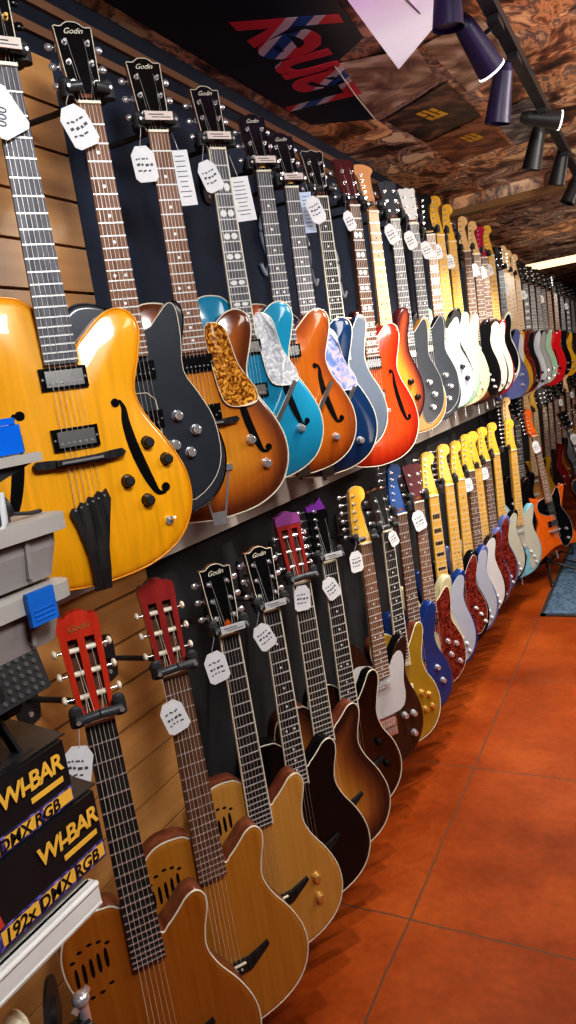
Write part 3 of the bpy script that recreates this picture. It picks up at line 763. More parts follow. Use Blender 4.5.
put('u11', 'graphite guitar with white three-a-side headstock', 'electric_guitar', 2.965, .582, yaw=38, out='single', th=.04, top=GRAPH, side=GRAPH, board=GREYF, nf=22, head='flare', headm=WHD, heads=WHD, pick=hb((-.5, -.6)),
    knobs=[(.085, -.62), (.105, -.67), (.09, -.72)], bridge='tom', guard='big', guardm=GRAPH, guarde=WHT, tag=(-.05, -.03, 22, 1.0), lod=1)
put('u12', 'black offset with broad white pickguard and black knobs', 'electric_guitar', 3.2, .568, sc=.97, yaw=46, out='offset', th=.042, top=BLK, side=BLK, board=ROSEL, inlay='block', nf=22, head='strat', headm=BLK, neck=MAPL, pick=sg((-.5, -.6), WHT),
    knobs=[(.1, -.6), (.12, -.655)], knobm=BLK, bridge='trem', guard='big', guardm=LAV, guarde=WHT, tag=(-.05, -.03, 22, 1.0), lod=1)
put('u13', 'surf green guitar with cream pickguard', 'electric_guitar', 3.37, .585, yaw=41, out='strat', th=.042, top=SURF, side=SURF, board=MAPY, fretm=CHR, inlaym=BDOT, nf=22, head='strat', headm=MAPY, heads=MAPL, neck=MAPY, pick=sg((-.49, -.55, -.61), CRM, -12),
    knobs=K3, knobm=CRM, bridge='trem', guard='strat', guardm=IVORY, tag=(-.04, -.04, 10, .9), lod=1)
put('u14', 'cream guitar with mint pickguard', 'electric_guitar', 3.58, .58, yaw=41, out='strat', th=.042, top=CREAM, side=CREAM, board=MAPY, fretm=CHR, inlaym=BDOT, nf=22, head='strat', headm=MAPY, heads=MAPL, neck=MAPY, pick=sg((-.49, -.55, -.61), CRM, -12),
    knobs=K3, knobm=CRM, bridge='trem', guard='strat', guardm=CREAM, tag=(-.04, -.06, 10, .9), lod=1)
M13 = dict(yaw=41, th=.042, nf=21, bridge='trem', lod=1)
rowU = [
 ('u15', 'tan sunburst guitar with black pickguard', 3.88, .565, dict(out='strat', top=SUN2, side=SUN2, guard='strat', guardm=BLK, board=ROSE, head='strat', headm=MAPL, neck=MAPL, pick=sg((-.5, -.6), WHT), knobs=K3, knobm=WHT)),
 ('u16', 'walnut guitar with large ivory pickguard', 4.10, .57, dict(out='strat', top=WALN, side=WALN, guard='strat', guardm=IVORY, board=ROSE, head='strat', headm=MAPL, neck=MAPL, pick=sg((-.5, -.6), WHT), knobs=K3, knobm=WHT, tag=(-.04, -.05, 12, .9))),
 ('u17', 'wine red guitar with crimson headstock', 4.29, .57, dict(out='strat', top=DRED, side=DRED, guard='strat', guardm=IVORY, board=ROSE, head='strat', headm=CRIM, heads=CRIM, pick=sg((-.5, -.6), WHT), knobs=K3, knobm=WHT, tag=(-.04, -.05, 12, .9))),
 ('u18', 'cream-edged black guitar with bright yellow maple neck', 4.50, .6, dict(out='offset', top=IVORY, side=IVORY, guard='offset', guardm=BLK, board=MAPY, inlaym=BDOT, head='strat', headm=MAPY, neck=MAPY, heads=MAPY, pick=sg((-.5, -.6), WHT), knobs=K3, knobm=CHR, tag=(-.04, -.05, 12, .9))),
 ('u19', 'indigo guitar with black headstock', 4.76, .535, dict(out='single', top=VIOL, side=NAVY, board=GREYF, inlay='dot', head='flare', headm=BLK, pick=hb((-.5, -.6)), knobs=K2)),
 ('u20', 'yellow mustard guitar with maple neck and white pickguard', 4.95, .53, dict(out='tele', top=MUST, side=MUST, guard='tele', guardm=WHT, board=MAPL, inlaym=BDOT, head='strat', headm=MAPL, neck=MAPL, heads=MAPL, pick=sg((-.5, -.63), CHR), knobs=K2, tag=(-.04, -.05, 12, .9))),
 ('u21', 'brown sunburst guitar with pale maple neck', 5.12, .52, dict(out='strat', top=SUN, side=SUN2, guard='strat', guardm=RTORT, board=MAPL, inlaym=BDOT, head='strat', headm=MAPL, neck=MAPL, heads=MAPL, pick=sg((-.5, -.6), WHT), knobs=K3)),
 ('u22', 'wine coloured guitar with plain maple neck', 5.36, .515, dict(out='strat', top=DRED, side=DRED, guard='strat', guardm=BLK, board=MAPL, inlaym=BDOT, head='strat', headm=MAPL, neck=MAPL, heads=MAPL, pick=sg((-.5, -.6), WHT), knobs=K3)),
 ('u23', 'silver grey guitar with block inlays', 5.66, .51, dict(out='strat', top=SILV, side=SILV, board=GREYF, inlay='block', head='flare', headm=BLK, pick=hb((-.5, -.6)), knobs=K2, knobm=BLK, tag=(-.04, -.05, 12, .9))),
 ('u24', 'charcoal guitar beside the silver grey one', 5.97, .515, dict(out='strat', top=GRAPH, side=BLK, board=GREYF, head='flare', headm=BLK, pick=hb((-.5, -.6)), knobs=K2)),
 ('u25', 'white guitar with pale green pickguard', 6.3, .52, dict(out='strat', top=IVORY, side=IVORY, guard='strat', guardm=SURF, board=GREYF, head='flare', headm=BLK, pick=sg((-.5, -.6), WHT), knobs=K2)),
 ('u26', 'bright red single cutaway with white edge', 6.6, .52, dict(out='arch', h=.008, top=CRED, side=CRED, bind=IVO, board=GREYF, head='crown', headm=BLK, pick=hb((-.5, -.6)), knobs=K2, fh=(1,), bridge='tom', tag=(-.04, -.05, 12, .9))),
 ('u27', 'second bright red guitar behind the first', 6.95, .52, dict(out='strat', top=CRED, side=CRED, board=ROSEL, head='flare', headm=BLK, pick=hb((-.5, -.6)), knobs=K2)),
 ('u28', 'black guitar between the red and the yellow', 7.4, .52, dict(out='strat', top=BLK, side=BLK, board=ROSEL, head='strat', headm=BLK, pick=hb((-.5, -.6)), knobs=K2)),
 ('u29', 'golden yellow guitar far along the upper row', 7.9, .52, dict(out='single', top=MUST, side=MUST, board=GREYF, head='flare', headm=BLK, pick=hb((-.5, -.6)), knobs=K2)),
 ('u30', 'dark brown guitar far along the upper row', 8.4, .52, dict(out='single', top=WALN, side=WALN, board=GREYF, inlay='block', head='crown', headm=BLK, pick=hb((-.5, -.6)), knobs=K2, tag=(-.04, -.05, 12, .9))),
 ('u31', 'sunburst guitar last in sight of the upper row', 8.9, .52, dict(out='single', top=SUN, side=SUN2, board=GREYF, head='crown', headm=BLK, pick=hb((-.5, -.6)), knobs=K2)),
 ('u32', 'black guitar at the picture edge, upper row', 9.4, .52, dict(out='single', top=GRAPH, side=BLK, board=ROSEL, head='crown', headm=BLK, pick=hb((-.5, -.6)), knobs=K2)),
]
for key, short, y, z, k in rowU:
    q = dict(M13); q.update(k)
    if y > 4.7: q['lod'] = 0
    put(key, short, 'electric_guitar', y, z, **q)

# lower row, nearest first -------------------------------------------------------
ac = dict(yaw=36, out='acou', th=.05, h=.0, bind=IVO, bridge='acoustic')
put('l1', 'nylon string guitar with bright red slotted headstock', 'acoustic_guitar', .80, -.5, **ac, top=CEDAR, side=MAHO, board=EBON, fretm=CHR, inlay='none', nf=22, head='slot', headm=REDHD, heads=ROSE, buttons=IVO, ports=True, strm=NYL, tag=(-.042, -.02, -16, 1.15), logo='Godin')
put('l2', 'nylon string guitar with dark red slotted headstock', 'acoustic_guitar', 1.012, -.51, **ac, top=CEDARL, side=MAHO, board=ROSE, fretm=CHR, inlay='none', nf=20, head='slot', headm=DREDHD, heads=ROSE, buttons=IVO, ports=True, strm=NYL, tag=(-.03, -.04, 14, 1.1))
put('l3', 'natural spruce guitar with two gold knobs', 'acoustic_guitar', 1.212, -.505, **ac, top=NAT, side=MAHO, board=EBON, bound=IVO, inlay='none', nf=22, head='crown', hedge=IVO, logo='Godin', ports=True, knobs=[(.118, -.66), (.118, -.715)], knobm=GOLD, plate=WHT, tag=(-.052, -.02, 8, 1.15), truss=ORFL)
put('l4', 'black thin acoustic with white binding', 'acoustic_guitar', 1.402, -.517, **ac, top=BLK, side=BLK, board=EBON, bound=IVO, inlay='dot', nf=22, head='crown', hedge=IVO, logo='Godin', ports=False, plate=WHT, tag=(-.05, -.02, 22, 1.1))
put('l5', 'sunburst nylon string guitar with purple-red slotted headstock', 'acoustic_guitar', 1.573, -.502, **{**ac, 'bind': IVO}, top=SUN2, side=MAHO, board=EBON, inlay='none', nf=21, bound=IVO, head='slot', headm=DREDHD, heads=ROSE, buttons=CHR, tip=VTIP, strm=NYL, tag=(-.012, -.0, -4, 1.1))
put('l6', 'black single cutaway with violet-tipped headstock', 'electric_guitar', 1.757, -.498, yaw=35, out='single', th=.04, top=BKBR, side=BLK, bind=IVO, board=EBON, bound=IVO, nf=22, head='spear', headm=BLK, heads=BLK, tip=PURB, knobs=[(.09, -.6), (.11, -.68)], knobm=BLK, pick=[], bridge='acoustic', plate=WHT, tag=(-.03, -.04, 24, 1.1))
put('l7', 'dark walnut guitar with white pickguard', 'electric_guitar', 2.034, -.518, yaw=34, out='strat', th=.042, top=WALN, side=BLK, board=ROSEL, nf=21, head='strat', headm=MAPY, heads=MAPL, neck=MAPL, guard='tele', guardm=WHT, pick=[('sgl', -.49, WHT, 0), ('hum', -.625, RTORT, CHR)], knobs=[(.075, -.625), (.112, -.63), (.105, -.7)], knobm=CHR, bridge='trem', tag=(-.055, -.01, 2, 1.1))
put('l8', 'gold single cutaway guitar', 'electric_guitar', 2.24, -.528, yaw=30, out='single', th=.042, top=GOLDT, side=MAHO, bind=IVO, board=EBON, bound=IVO, nf=22, head='flare', headm=BLK, pick=[('hum', -.49, CRM, CRM), ('hum', -.6, CRM, CRM)], knobs=[(.075, -.63), (.11, -.65), (.085, -.7), (.12, -.7)], knobm=GOLD, bridge='tom', tag=(-.0, -.0, 20, .9), label='gold-topped single cutaway guitar with four gold knobs')
put('l9', 'royal blue guitar with blue headstock', 'electric_guitar', 2.405, -.505, yaw=34, out='single', th=.042, top=ROYAL, side=ROYAL, board=ROSE, nf=22, head='strat', headm=BLUEHD, heads=BLUEHD, pick=hb((-.5, -.6)), knobs=[(.09, -.63), (.11, -.69)], knobm=CHR, bridge='tom', lod=1)
put('l10', 'cream offset guitar with red tortoise pickguard', 'electric_guitar', 2.615, -.504, yaw=38, out='offset', th=.042, top=CREAM, side=CREAM, board=ROSEL, nf=21, head='flare', headm=BURG, heads=BURG, guard='big', guardm=RTORT, guarde=IVO, pick=sg((-.5,), BLK), knobs=[(.07, -.6), (.11, -.62), (.08, -.66), (.12, -.7)], knobm=CHR, bridge='trem', lod=1, tag=(-.03, -.03, 16, 1.1))
put('l11', 'navy guitar with block-inlaid maple neck and white pickguard', 'electric_guitar', 2.82, -.522, yaw=41, out='strat', th=.042, top=ROYAL, side=ROYAL, board=MAPY, inlaym=BLK, inlay='block', nf=21, head='strat', headm=MAPY, heads=MAPY, neck=MAPY, guard='strat', guardm=LAV, pick=sg((-.5, -.6), WHT), knobs=K3, knobm=WHT, bridge='trem', lod=1)
put('l12', 'black offset with three white knobs', 'electric_guitar', 3.07, -.523, yaw=41, out='offset', th=.042, top=BLK, side=BLK, board=MAPY, inlaym=BDOT, nf=21, head='strat', headm=MAPY, heads=MAPY, neck=MAPY, guard='offset', guardm=RTORT, guarde=WHT, pick=sg((-.5, -.6), BLK), knobs=[(.08, -.6), (.105, -.635), (.125, -.675)], knobm=WHT, bridge='trem', lod=1)
MM = dict(yaw=41, th=.042, nf=21, bridge='trem', lod=1)
rowL = [
 ('l13', 'lake blue guitar with pale lilac pickguard', 3.28, -.536, dict(out='strat', top=VIOL, side=ROYAL, guard='strat', guardm=LAV, board=MAPY, inlaym=BDOT, head='strat', headm=MAPY, heads=MAPY, neck=MAPY, pick=sg((-.5, -.6), WHT), knobs=K3, knobm=WHT)),
 ('l14', 'brown sunburst guitar with white pickguard', 3.49, -.53, dict(out='strat', top=SUN2, side=SUN2, guard='strat', guardm=WHT, board=ROSE, head='strat', headm=MAPY, heads=MAPY, neck=MAPY, pick=sg((-.5, -.6), WHT), knobs=K3, knobm=WHT, tag=(-.04, -.03, 8, .9))),
 ('l15', 'blue guitar with maroon pickguard and amber neck', 3.64, -.534, dict(out='strat', top=VIOL, side=VIOL, guard='strat', guardm=RTORT, board=MAPY, inlaym=BDOT, head='strat', headm=MAPY, heads=MAPY, neck=MAPY, pick=sg((-.5, -.6), BLK), knobs=K3, knobm=WHT)),
 ('l16', 'violet blue guitar with dark red pickguard', 3.86, -.537, dict(out='offset', top=VIOL, side=VIOL, guard='offset', guardm=RTORT, board=ROSE, head='strat', headm=MAPY, heads=MAPY, neck=MAPY, pick=sg((-.5, -.6), BLK), knobs=K3, knobm=WHT, tag=(-.04, -.03, 8, .9))),
 ('l17', 'black guitar with white pickguard and amber neck', 4.12, -.54, dict(out='strat', top=BLK, side=BLK, guard='strat', guardm=IVORY, board=MAPY, inlaym=BDOT, head='strat', headm=MAPY, heads=MAPY, neck=MAPY, pick=sg((-.5, -.6), WHT), knobs=K3, knobm=WHT)),
 ('l18', 'sky blue guitar with white pickguard', 4.32, -.55, dict(out='strat', top=SKY, side=SKY, guard='strat', guardm=IVORY, board=MAPY, inlaym=BDOT, head='strat', headm=MAPY, heads=MAPY, neck=MAPY, pick=sg((-.5, -.6), WHT), knobs=K3, knobm=WHT, x=-.8)),
 ('l19', 'tobacco guitar with tan maple neck', 4.6, -.43, dict(out='strat', top=SUN2, side=SUN2, guard='strat', guardm=BLK, board=MAPL, inlaym=BDOT, head='strat', headm=MAPL, heads=MAPL, neck=MAPL, pick=sg((-.5, -.6), WHT), knobs=K3)),
 ('l20', 'black ebony-necked guitar behind the orange headstock', 4.85, -.42, dict(out='single', top=BLK, side=BLK, board=EBON, head='flare', headm=BLK, pick=hb((-.5, -.6)), knobs=K2)),
 ('l21', 'pale maple necked guitar beyond the orange headstock', 5.38, -.43, dict(out='strat', top=SUN2, side=SUN2, board=MAPL, inlaym=BDOT, head='strat', headm=MAPL, heads=MAPL, neck=MAPL, pick=sg((-.5, -.6), WHT), knobs=K3, tag=(-.04, -.03, 8, .9))),
 ('l22', 'tan maple necked guitar second beyond the orange headstock', 5.65, -.43, dict(out='tele', top=MUST, side=MUST, board=MAPL, inlaym=BDOT, head='strat', headm=MAPY, heads=MAPL, neck=MAPL, pick=sg((-.5, -.6), WHT), knobs=K2)),
 ('l23', 'brown guitar, first of the rosewood necks far down the row', 6.1, -.44, dict(out='single', top=WALN, side=WALN, board=ROSEL, head='flare', headm=BLK, pick=hb((-.5, -.6)), knobs=K2)),
 ('l24', 'wine guitar, second of the far rosewood necks', 6.45, -.44, dict(out='single', top=DRED, side=DRED, board=ROSEL, head='flare', headm=BLK, pick=hb((-.5, -.6)), knobs=K2)),
 ('l25', 'sunburst guitar, third of the far rosewood necks', 6.85, -.44, dict(out='single', top=SUN2, side=SUN2, board=ROSEL, head='crown', headm=BLK, pick=hb((-.5, -.6)), knobs=K2)),
 ('l26', 'grey guitar, fourth of the far rosewood necks', 7.3, -.44, dict(out='single', top=SILV, side=SILV, board=ROSEL, head='crown', headm=BLK, pick=hb((-.5, -.6)), knobs=K2, tag=(-.04, -.03, 8, .9))),
 ('l27', 'amber guitar, fifth of the far rosewood necks', 7.8, -.44, dict(out='single', top=ORNG, side=ORNG, board=ROSEL, head='strat', headm=MAPL, pick=hb((-.5, -.6)), knobs=K2)),
 ('l28', 'black guitar, sixth of the far rosewood necks', 8.3, -.44, dict(out='single', top=BLK, side=BLK, board=ROSEL, head='crown', headm=BLK, pick=hb((-.5, -.6)), knobs=K2, tag=(-.04, -.03, 8, .9))),
 ('l29', 'slate guitar, seventh of the far rosewood necks', 8.85, -.44, dict(out='single', top=SLATE, side=SLATE, board=ROSE, head='crown', headm=BLK, pick=hb((-.5, -.6)), knobs=K2)),
 ('l30', 'navy guitar, last of the far rosewood necks', 9.4, -.44, dict(out='single', top=NAVY, side=NAVY, board=ROSE, head='crown', headm=BLK, pick=hb((-.5, -.6)), knobs=K2)),
]
for key, short, y, z, k in rowL:
    q = dict(MM); q.update(k)
    if y > 4.4: q['lod'] = 0
    put(key, short, 'electric_guitar', y, z, **q)

# guitars standing on floor stands at the far end ----------------------------------
def stand(label, g, floor_pt=None):
    M = g.matrix_world; base = M @ Vector((0, -.8, -.02)); base.z = 0
    f = g.matrix_world.to_3x3().normalized(); n = f @ Vector((0, 0, 1)); n.z = 0; n.normalize(); s = Vector((-n.y, n.x, 0))
    root = bpy.data.objects.new('guitar_stand', None); COL.objects.link(root); root.location = base; tag(root, label, 'guitar stand', 'floor stands for guitars')
    zb = (M @ Vector((0, -.8, 0))).z
    b = MB(); b.tube([-n*.16+Vector((0, 0, .4)), -n*.1+Vector((0, 0, .05))], .009, 8); link('post', b.mesh('post', SATIN), root)
    for sg_ in (-1, 1):
        b = MB(); b.tube([-n*.1+Vector((0, 0, .1)), s*sg_*.17+n*.13+Vector((0, 0, .012))], .008, 8); b.ell(s*sg_*.17+n*.13+Vector((0, 0, .012)), (.014, .014, .012)); link('leg', b.mesh('leg', SATIN), root)
        b = MB(); b.tube([-n*.1+Vector((0, 0, .08)), s*sg_*.09-n*.06+Vector((0, 0, zb-.03)), s*sg_*.09+n*.05+Vector((0, 0, zb-.03)), s*sg_*.09+n*.055+Vector((0, 0, zb+.02))], .008, 8); link('cradle_arm', b.mesh('cradle_arm', RUB), root)
    b = MB(); b.tube([-n*.1+Vector((0, 0, .1)), -n*.27+Vector((0, 0, .012))], .008, 8); link('leg', b.mesh('leg', SATIN), root)
lo = dict(hang=False, lod=1, th=.042, bridge='tom')
g = put('s1', 'angular flame orange guitar', 'electric_guitar', 4.88, -.54, x=-.76, yaw=40, roll=4, pitch=-6, out='angular', top=ORFL, side=ORFL, guard='big', guardm=BLK, guarde=WHT, board=ROSEL, head='strat', headm=ORFL, heads=ORFL, pick=hb((-.5, -.6), BLK, BLK), knobs=K2, tag=(-.03, -.03, 10, 1.1), label='angular flame orange guitar with black pickguard on a floor stand', **lo)
stand('black floor stand under the orange angular guitar', g)
g = put('s2', 'black guitar with block inlays leaning left', 'electric_guitar', 5.6, -.6, x=-.62, yaw=48, roll=12, pitch=-6, out='single', top=GRAPH, side=BLK, bind=ORFL, board=GREYF, inlay='block', head='flare', headm=BLK, pick=hb((-.5, -.6), BLK, BLK), knobs=K2, tag=(-.01, -.03, 10, 1.1), label='black guitar with orange edge and pale block inlays leaning on a stand', **lo)
stand('black floor stand under the black guitar with orange edge', g)
g = put('s3', 'black guitar with rosewood neck leaning steeply', 'electric_guitar', 6.3, -.62, x=-.55, yaw=48, roll=26, pitch=-6, out='strat', top=BLK, side=BLK, board=ROSEL, head='strat', headm=BLK, pick=hb((-.5, -.6), BLK, BLK), knobs=K2, tag=(-.03, -.03, 10, 1.1), label='black guitar with rosewood neck tilted steeply at the right edge', **lo)
stand('black floor stand under the steeply tilted guitar', g)
g = put('s4', 'white guitar with pale maple neck', 'electric_guitar', 7.2, -.5, x=-.6, yaw=45, roll=3, pitch=-4, out='strat', top=IVORY, side=IVORY, board=MAPL, inlaym=BDOT, head='strat', headm=MAPL, heads=MAPL, neck=MAPL, pick=sg((-.5, -.6), BLK), knobs=K3, tag=(.03, .13, -20, 1.1), label='white guitar with pale maple neck standing at the right edge', **lo)
stand('black floor stand under the white guitar', g)

# long paper cards ------------------------------------------------------------------
def card(label, g, dx, dy, w, h, rot, mt):
    M = g.matrix_world.copy(); root = bpy.data.objects.new('info_card', None); COL.objects.link(root)
    root.matrix_world = Matrix.Translation(M @ Vector((dx, dy, -.02))) @ M.to_3x3().normalized().to_4x4() @ Matrix.Rotation(R(rot), 4, 'Z')
    tag(root, label, 'card', 'long paper cards hanging beside the upper necks')
    b = MB(); b.plate(ccw([(-w/2, -h), (w/2, -h), (w/2, 0), (-w/2, 0)]), -.0003, .0003, 0)
    r = random.Random(3)
    for i in range(9):
        yy = -.012-i*h/11; b.box((-w*.05, yy, .0005), (w*r.uniform(.45, .75), .0016, .0003), 1)
    link('sheet', b.mesh('sheet', [mt, INK]), root)
    b = MB(); b.tube([(0, -.002, 0), (-.01, .05, 0)], .0008, 4); link('card_string', b.mesh('card_string', WHT), root)
card('long white info card behind the neck of the sunburst archtop', GT['u3'], .052, -.02, .036, .11, 3, PAPER)
card('long white info card behind the neck of the teal archtop', GT['u4'], .062, -.05, .05, .1, 5, PAPER)
card('long bluish info card between the navy archtop and slate guitar', GT['u6'], .062, -.0, .036, .11, 2, mat('bluish_paper', (.6, .72, .9), .8, noise=.05))

# ------------------------------------------------------------------ setting
def st(name, b, mats, label=None):
    o = link(name, b.mesh(name, mats)); o['kind'] = 'structure'
    return o
def floor_material():
    m, N, L, b = new_mat('orange_floor_tiles')
    tc = N.new('ShaderNodeTexCoord'); n1 = N.new('ShaderNodeTexNoise'); n1.inputs['Scale'].default_value = 2.2; n1.inputs['Detail'].default_value = 8; n1.inputs['Roughness'].default_value = .6
    L.new(tc.outputs['Object'], n1.inputs['Vector'])
    r = ramp(N, [(.3, (.15, .024, .003)), (.72, (.34, .07, .006)), (.5, (.245, .043, .004))]); L.new(n1.outputs['Fac'], r.inputs['Fac'])
    n2 = N.new('ShaderNodeTexNoise'); n2.inputs['Scale'].default_value = 40; n2.inputs['Detail'].default_value = 4; L.new(tc.outputs['Object'], n2.inputs['Vector'])
    r2 = ramp(N, [(.3, (.8, .8, .8)), (.7, (1.08, 1.08, 1.08))]); L.new(n2.outputs['Fac'], r2.inputs['Fac'])
    mx = N.new('ShaderNodeMix'); mx.data_type = 'RGBA'; mx.blend_type = 'MULTIPLY'; mx.inputs['Factor'].default_value = .8
    L.new(r.outputs['Color'], mx.inputs['A']); L.new(r2.outputs['Color'], mx.inputs['B'])
    # grout lines of the .8 m grid
    sp = N.new('ShaderNodeSeparateXYZ'); L.new(tc.outputs['Object'], sp.inputs[0])
    outs = []
    nn = N.new('ShaderNodeTexNoise'); nn.inputs['Scale'].default_value = 6; L.new(tc.outputs['Object'], nn.inputs['Vector'])
    for ax, off in (('X', .70), ('Y', -1.635)):
        a = N.new('ShaderNodeMath'); a.operation = 'ADD'; a.inputs[1].default_value = off+80*.81; L.new(sp.outputs[ax], a.inputs[0])
        w = N.new('ShaderNodeMath'); w.operation = 'MULTIPLY_ADD'; w.inputs[1].default_value = .012; L.new(nn.outputs['Fac'], w.inputs[0]); L.new(a.outputs[0], w.inputs[2])
        md = N.new('ShaderNodeMath'); md.operation = 'PINGPONG'; md.inputs[1].default_value = .405; L.new(w.outputs[0], md.inputs[0])
        lt = N.new('ShaderNodeMath'); lt.operation = 'LESS_THAN'; lt.inputs[1].default_value = .003; L.new(md.outputs[0], lt.inputs[0]); outs.append(lt)
    mxm = N.new('ShaderNodeMath'); mxm.operation = 'MAXIMUM'; L.new(outs[0].outputs[0], mxm.inputs[0]); L.new(outs[1].outputs[0], mxm.inputs[1])
    m2 = N.new('ShaderNodeMix'); m2.data_type = 'RGBA'; L.new(mxm.outputs[0], m2.inputs['Factor']); L.new(mx.outputs['Result'], m2.inputs['A'])
    m2.inputs['B'].default_value = (.1, .045, .025, 1)
    L.new(m2.outputs['Result'], b.inputs['Base Color'])
    rr = ramp(N, [(.3, (.3, .3, .3)), (.7, (.5, .5, .5))]); L.new(n1.outputs['Fac'], rr.inputs['Fac']); L.new(rr.outputs['Color'], b.inputs['Roughness']); b.inputs['Specular IOR Level'].default_value = .22
    bp = N.new('ShaderNodeBump'); bp.inputs['Strength'].default_value = .15; bp.inputs['Distance'].default_value = .004; L.new(n2.outputs['Fac'], bp.inputs['Height']); L.new(bp.outputs['Normal'], b.inputs['Normal'])
    return m
CZ = CH+.95
b = MB(); b.box((.85, 6, -.05), (4.3, 20, .1)); st('floor', b, floor_material())
def collage():
    m, N, L, b = new_mat('poster_collage')
    tc = N.new('ShaderNodeTexCoord')
    mp = N.new('ShaderNodeMapping'); mp.inputs['Scale'].default_value = (2.6, 1.9, 1); L.new(tc.outputs['Object'], mp.inputs['Vector'])
    v = N.new('ShaderNodeTexVoronoi'); v.distance = 'CHEBYCHEV'; v.inputs['Scale'].default_value = 1.0; v.inputs['Randomness'].default_value = .55; L.new(mp.outputs['Vector'], v.inputs['Vector'])
    # inside every sheet: a distorted picture of its own
    ad = N.new('ShaderNodeVectorMath'); ad.operation = 'MULTIPLY_ADD'; ad.inputs[1].default_value = (7, 7, 7); L.new(v.outputs['Color'], ad.inputs[0]); L.new(mp.outputs['Vector'], ad.inputs[2])
    n = N.new('ShaderNodeTexNoise'); n.inputs['Scale'].default_value = 2.4; n.inputs['Detail'].default_value = 7; n.inputs['Distortion'].default_value = .7; n.inputs['Roughness'].default_value = .6; L.new(ad.outputs[0], n.inputs['Vector'])
    r = ramp(N, [(.3, (.02, .015, .02)), (.78, (.95, .75, .55)), (.4, (.08, .05, .04)), (.46, (.22, .11, .07)), (.51, (.6, .4, .25)), (.55, (.13, .11, .13)), (.62, (.85, .66, .45))]); L.new(n.outputs['Fac'], r.inputs['Fac'])
    hs = N.new('ShaderNodeSeparateColor'); L.new(v.outputs['Color'], hs.inputs[0])
    r2 = ramp(N, [(0, (.8, .72, .8)), (1, (1.9, 1.75, 1.5)), (.35, (1.5, 1.15, .9)), (.6, (1.9, 1.3, .85)), (.8, (1.3, 1.3, 1.4))]); L.new(hs.outputs[0], r2.inputs['Fac'])
    mx = N.new('ShaderNodeMix'); mx.data_type = 'RGBA'; mx.blend_type = 'MULTIPLY'; mx.inputs['Factor'].default_value = .9
    L.new(r.outputs['Color'], mx.inputs['A']); L.new(r2.outputs['Color'], mx.inputs['B']); L.new(mx.outputs['Result'], b.inputs['Base Color'])
    b.inputs['Roughness'].default_value = .5; b.inputs['Specular IOR Level'].default_value = .3
    bp = N.new('ShaderNodeBump'); bp.inputs['Strength'].default_value = .15; bp.inputs['Distance'].default_value = .01; L.new(n.outputs['Fac'], bp.inputs['Height']); L.new(bp.outputs['Normal'], b.inputs['Normal'])
    return m
COLL = collage()
b = MB(); b.box((.85, 1.45, CZ+.05), (4.3, 5.9, .1)); b.box((.85, 10.2, CZ+.02), (4.3, 11.6, .16)); st('ceiling', b, COLL)
TAN = mat('tan_board', (.34, .2, .09), .6, noise=.12, nscale=6)
b = MB(); b.box((.85, 4.46, CZ-.035), (4.3, .1, .12)); st('trim_1', b, TAN)
NAVYW = mat('navy_felt', (.012, .022, .05), .75, noise=.25, nscale=14)
BLKW = mat('black_felt', (.012, .012, .016), .85, noise=.2, nscale=14)
WOODW = wood('pine_slatwall', (.42, .2, .06), (.58, .3, .1), (5, 1.4, 30), .5, .15)
GRV = mat('groove_dark', (.05, .028, .015), .8, noise=.1)
# slatwall, left: boards with dark grooves; the dark display panels start at y = 1.19
b = MB(); b.box((WX-.15, 6, (CZ+.1)/2), (.1, 20, CZ+.1), 0)
st('wall_left', b, mat('wall_shadow_navy', (.012, .016, .032), .8, noise=.2))
b = MB()
z = .03; hb_ = .092
b.box((WX-.03, -1.35, 1.14), (.02, 5.1, 2.2), 1)
while z < CH+.64:
    b.box((WX-.012, -1.35, z+hb_/2), (.024, 5.1, hb_-.006), 0); z += hb_
o = st('wall_left_slats', b, [WOODW, GRV]); o.name = 'trim_2'
LZ0, LZ1 = CH-.335, CH-.24
b = MB(); b.box((WX-.012, 7.2+.0, (CH+.72+LZ1)/2), (.024, 12.0, CH+.72-LZ1)); st('trim_3', b, NAVYW)
b = MB(); b.box((WX-.012, 7.2, (LZ0+.02)/2), (.024, 12.0, LZ0-.02)); st('trim_4', b, BLKW)
b = MB(); b.box((WX-.0, 5.9, (LZ0+LZ1)/2), (.05, 14.6, LZ1-LZ0)); st('trim_5', b, wood('grey_ledge', (.42, .37, .34), (.54, .48, .44), (4, 1, 30), .5, .1))
b = MB()
for zc in (.765, .83, .89): b.box((WX-.094, 5.9, CH+zc), (.012, 16, .02))
st('trim_6', b, wood('brown_batten', (.2, .09, .05), (.3, .15, .08), (4, 1, 30), .5, .1))
b = MB(); b.box((3.0, 6, CZ/2), (.1, 20, CZ)); st('wall_right', b, mat('wall_right_dark', (.05, .04, .04), .8, noise=.2, nscale=4))
b = MB(); b.box((.85, 15.9, CZ/2), (4.3, .1, CZ)); st('wall_back', b, mat('wall_back_brown', (.16, .09, .06), .8, noise=.3, nscale=4))
b = MB(); b.box((.85, -3.9, CZ/2), (4.3, .1, CZ)); st('wall_front', b, mat('wall_front_tan', (.3, .25, .2), .8, noise=.2, nscale=4))

sgn = bpy.data.objects.new('script_sign', None); COL.objects.link(sgn); sgn.location = (WX+.004, 2.15, CH+.42); tag(sgn, 'pale curly metal lettering fixed to the navy panel between the necks', 'sign')
for k, (yy, zz) in enumerate([(-.16, .05), (.12, .03), (.36, 0), (.62, -.03)]):
    b = MB(); P = spline([(-.05, -.09), (-.02, -.12), (.01, -.07), (-.015, .0), (.01, .06), (.035, .02), (.03, -.06), (.05, -.11), (.075, -.09)], 4, closed=False)
    b.tube([(.004, yy+a*(.9+.1*k), zz+c) for a, c in P], .0075, 6); link('letter_stroke', b.mesh('letter_stroke', LAV), sgn)
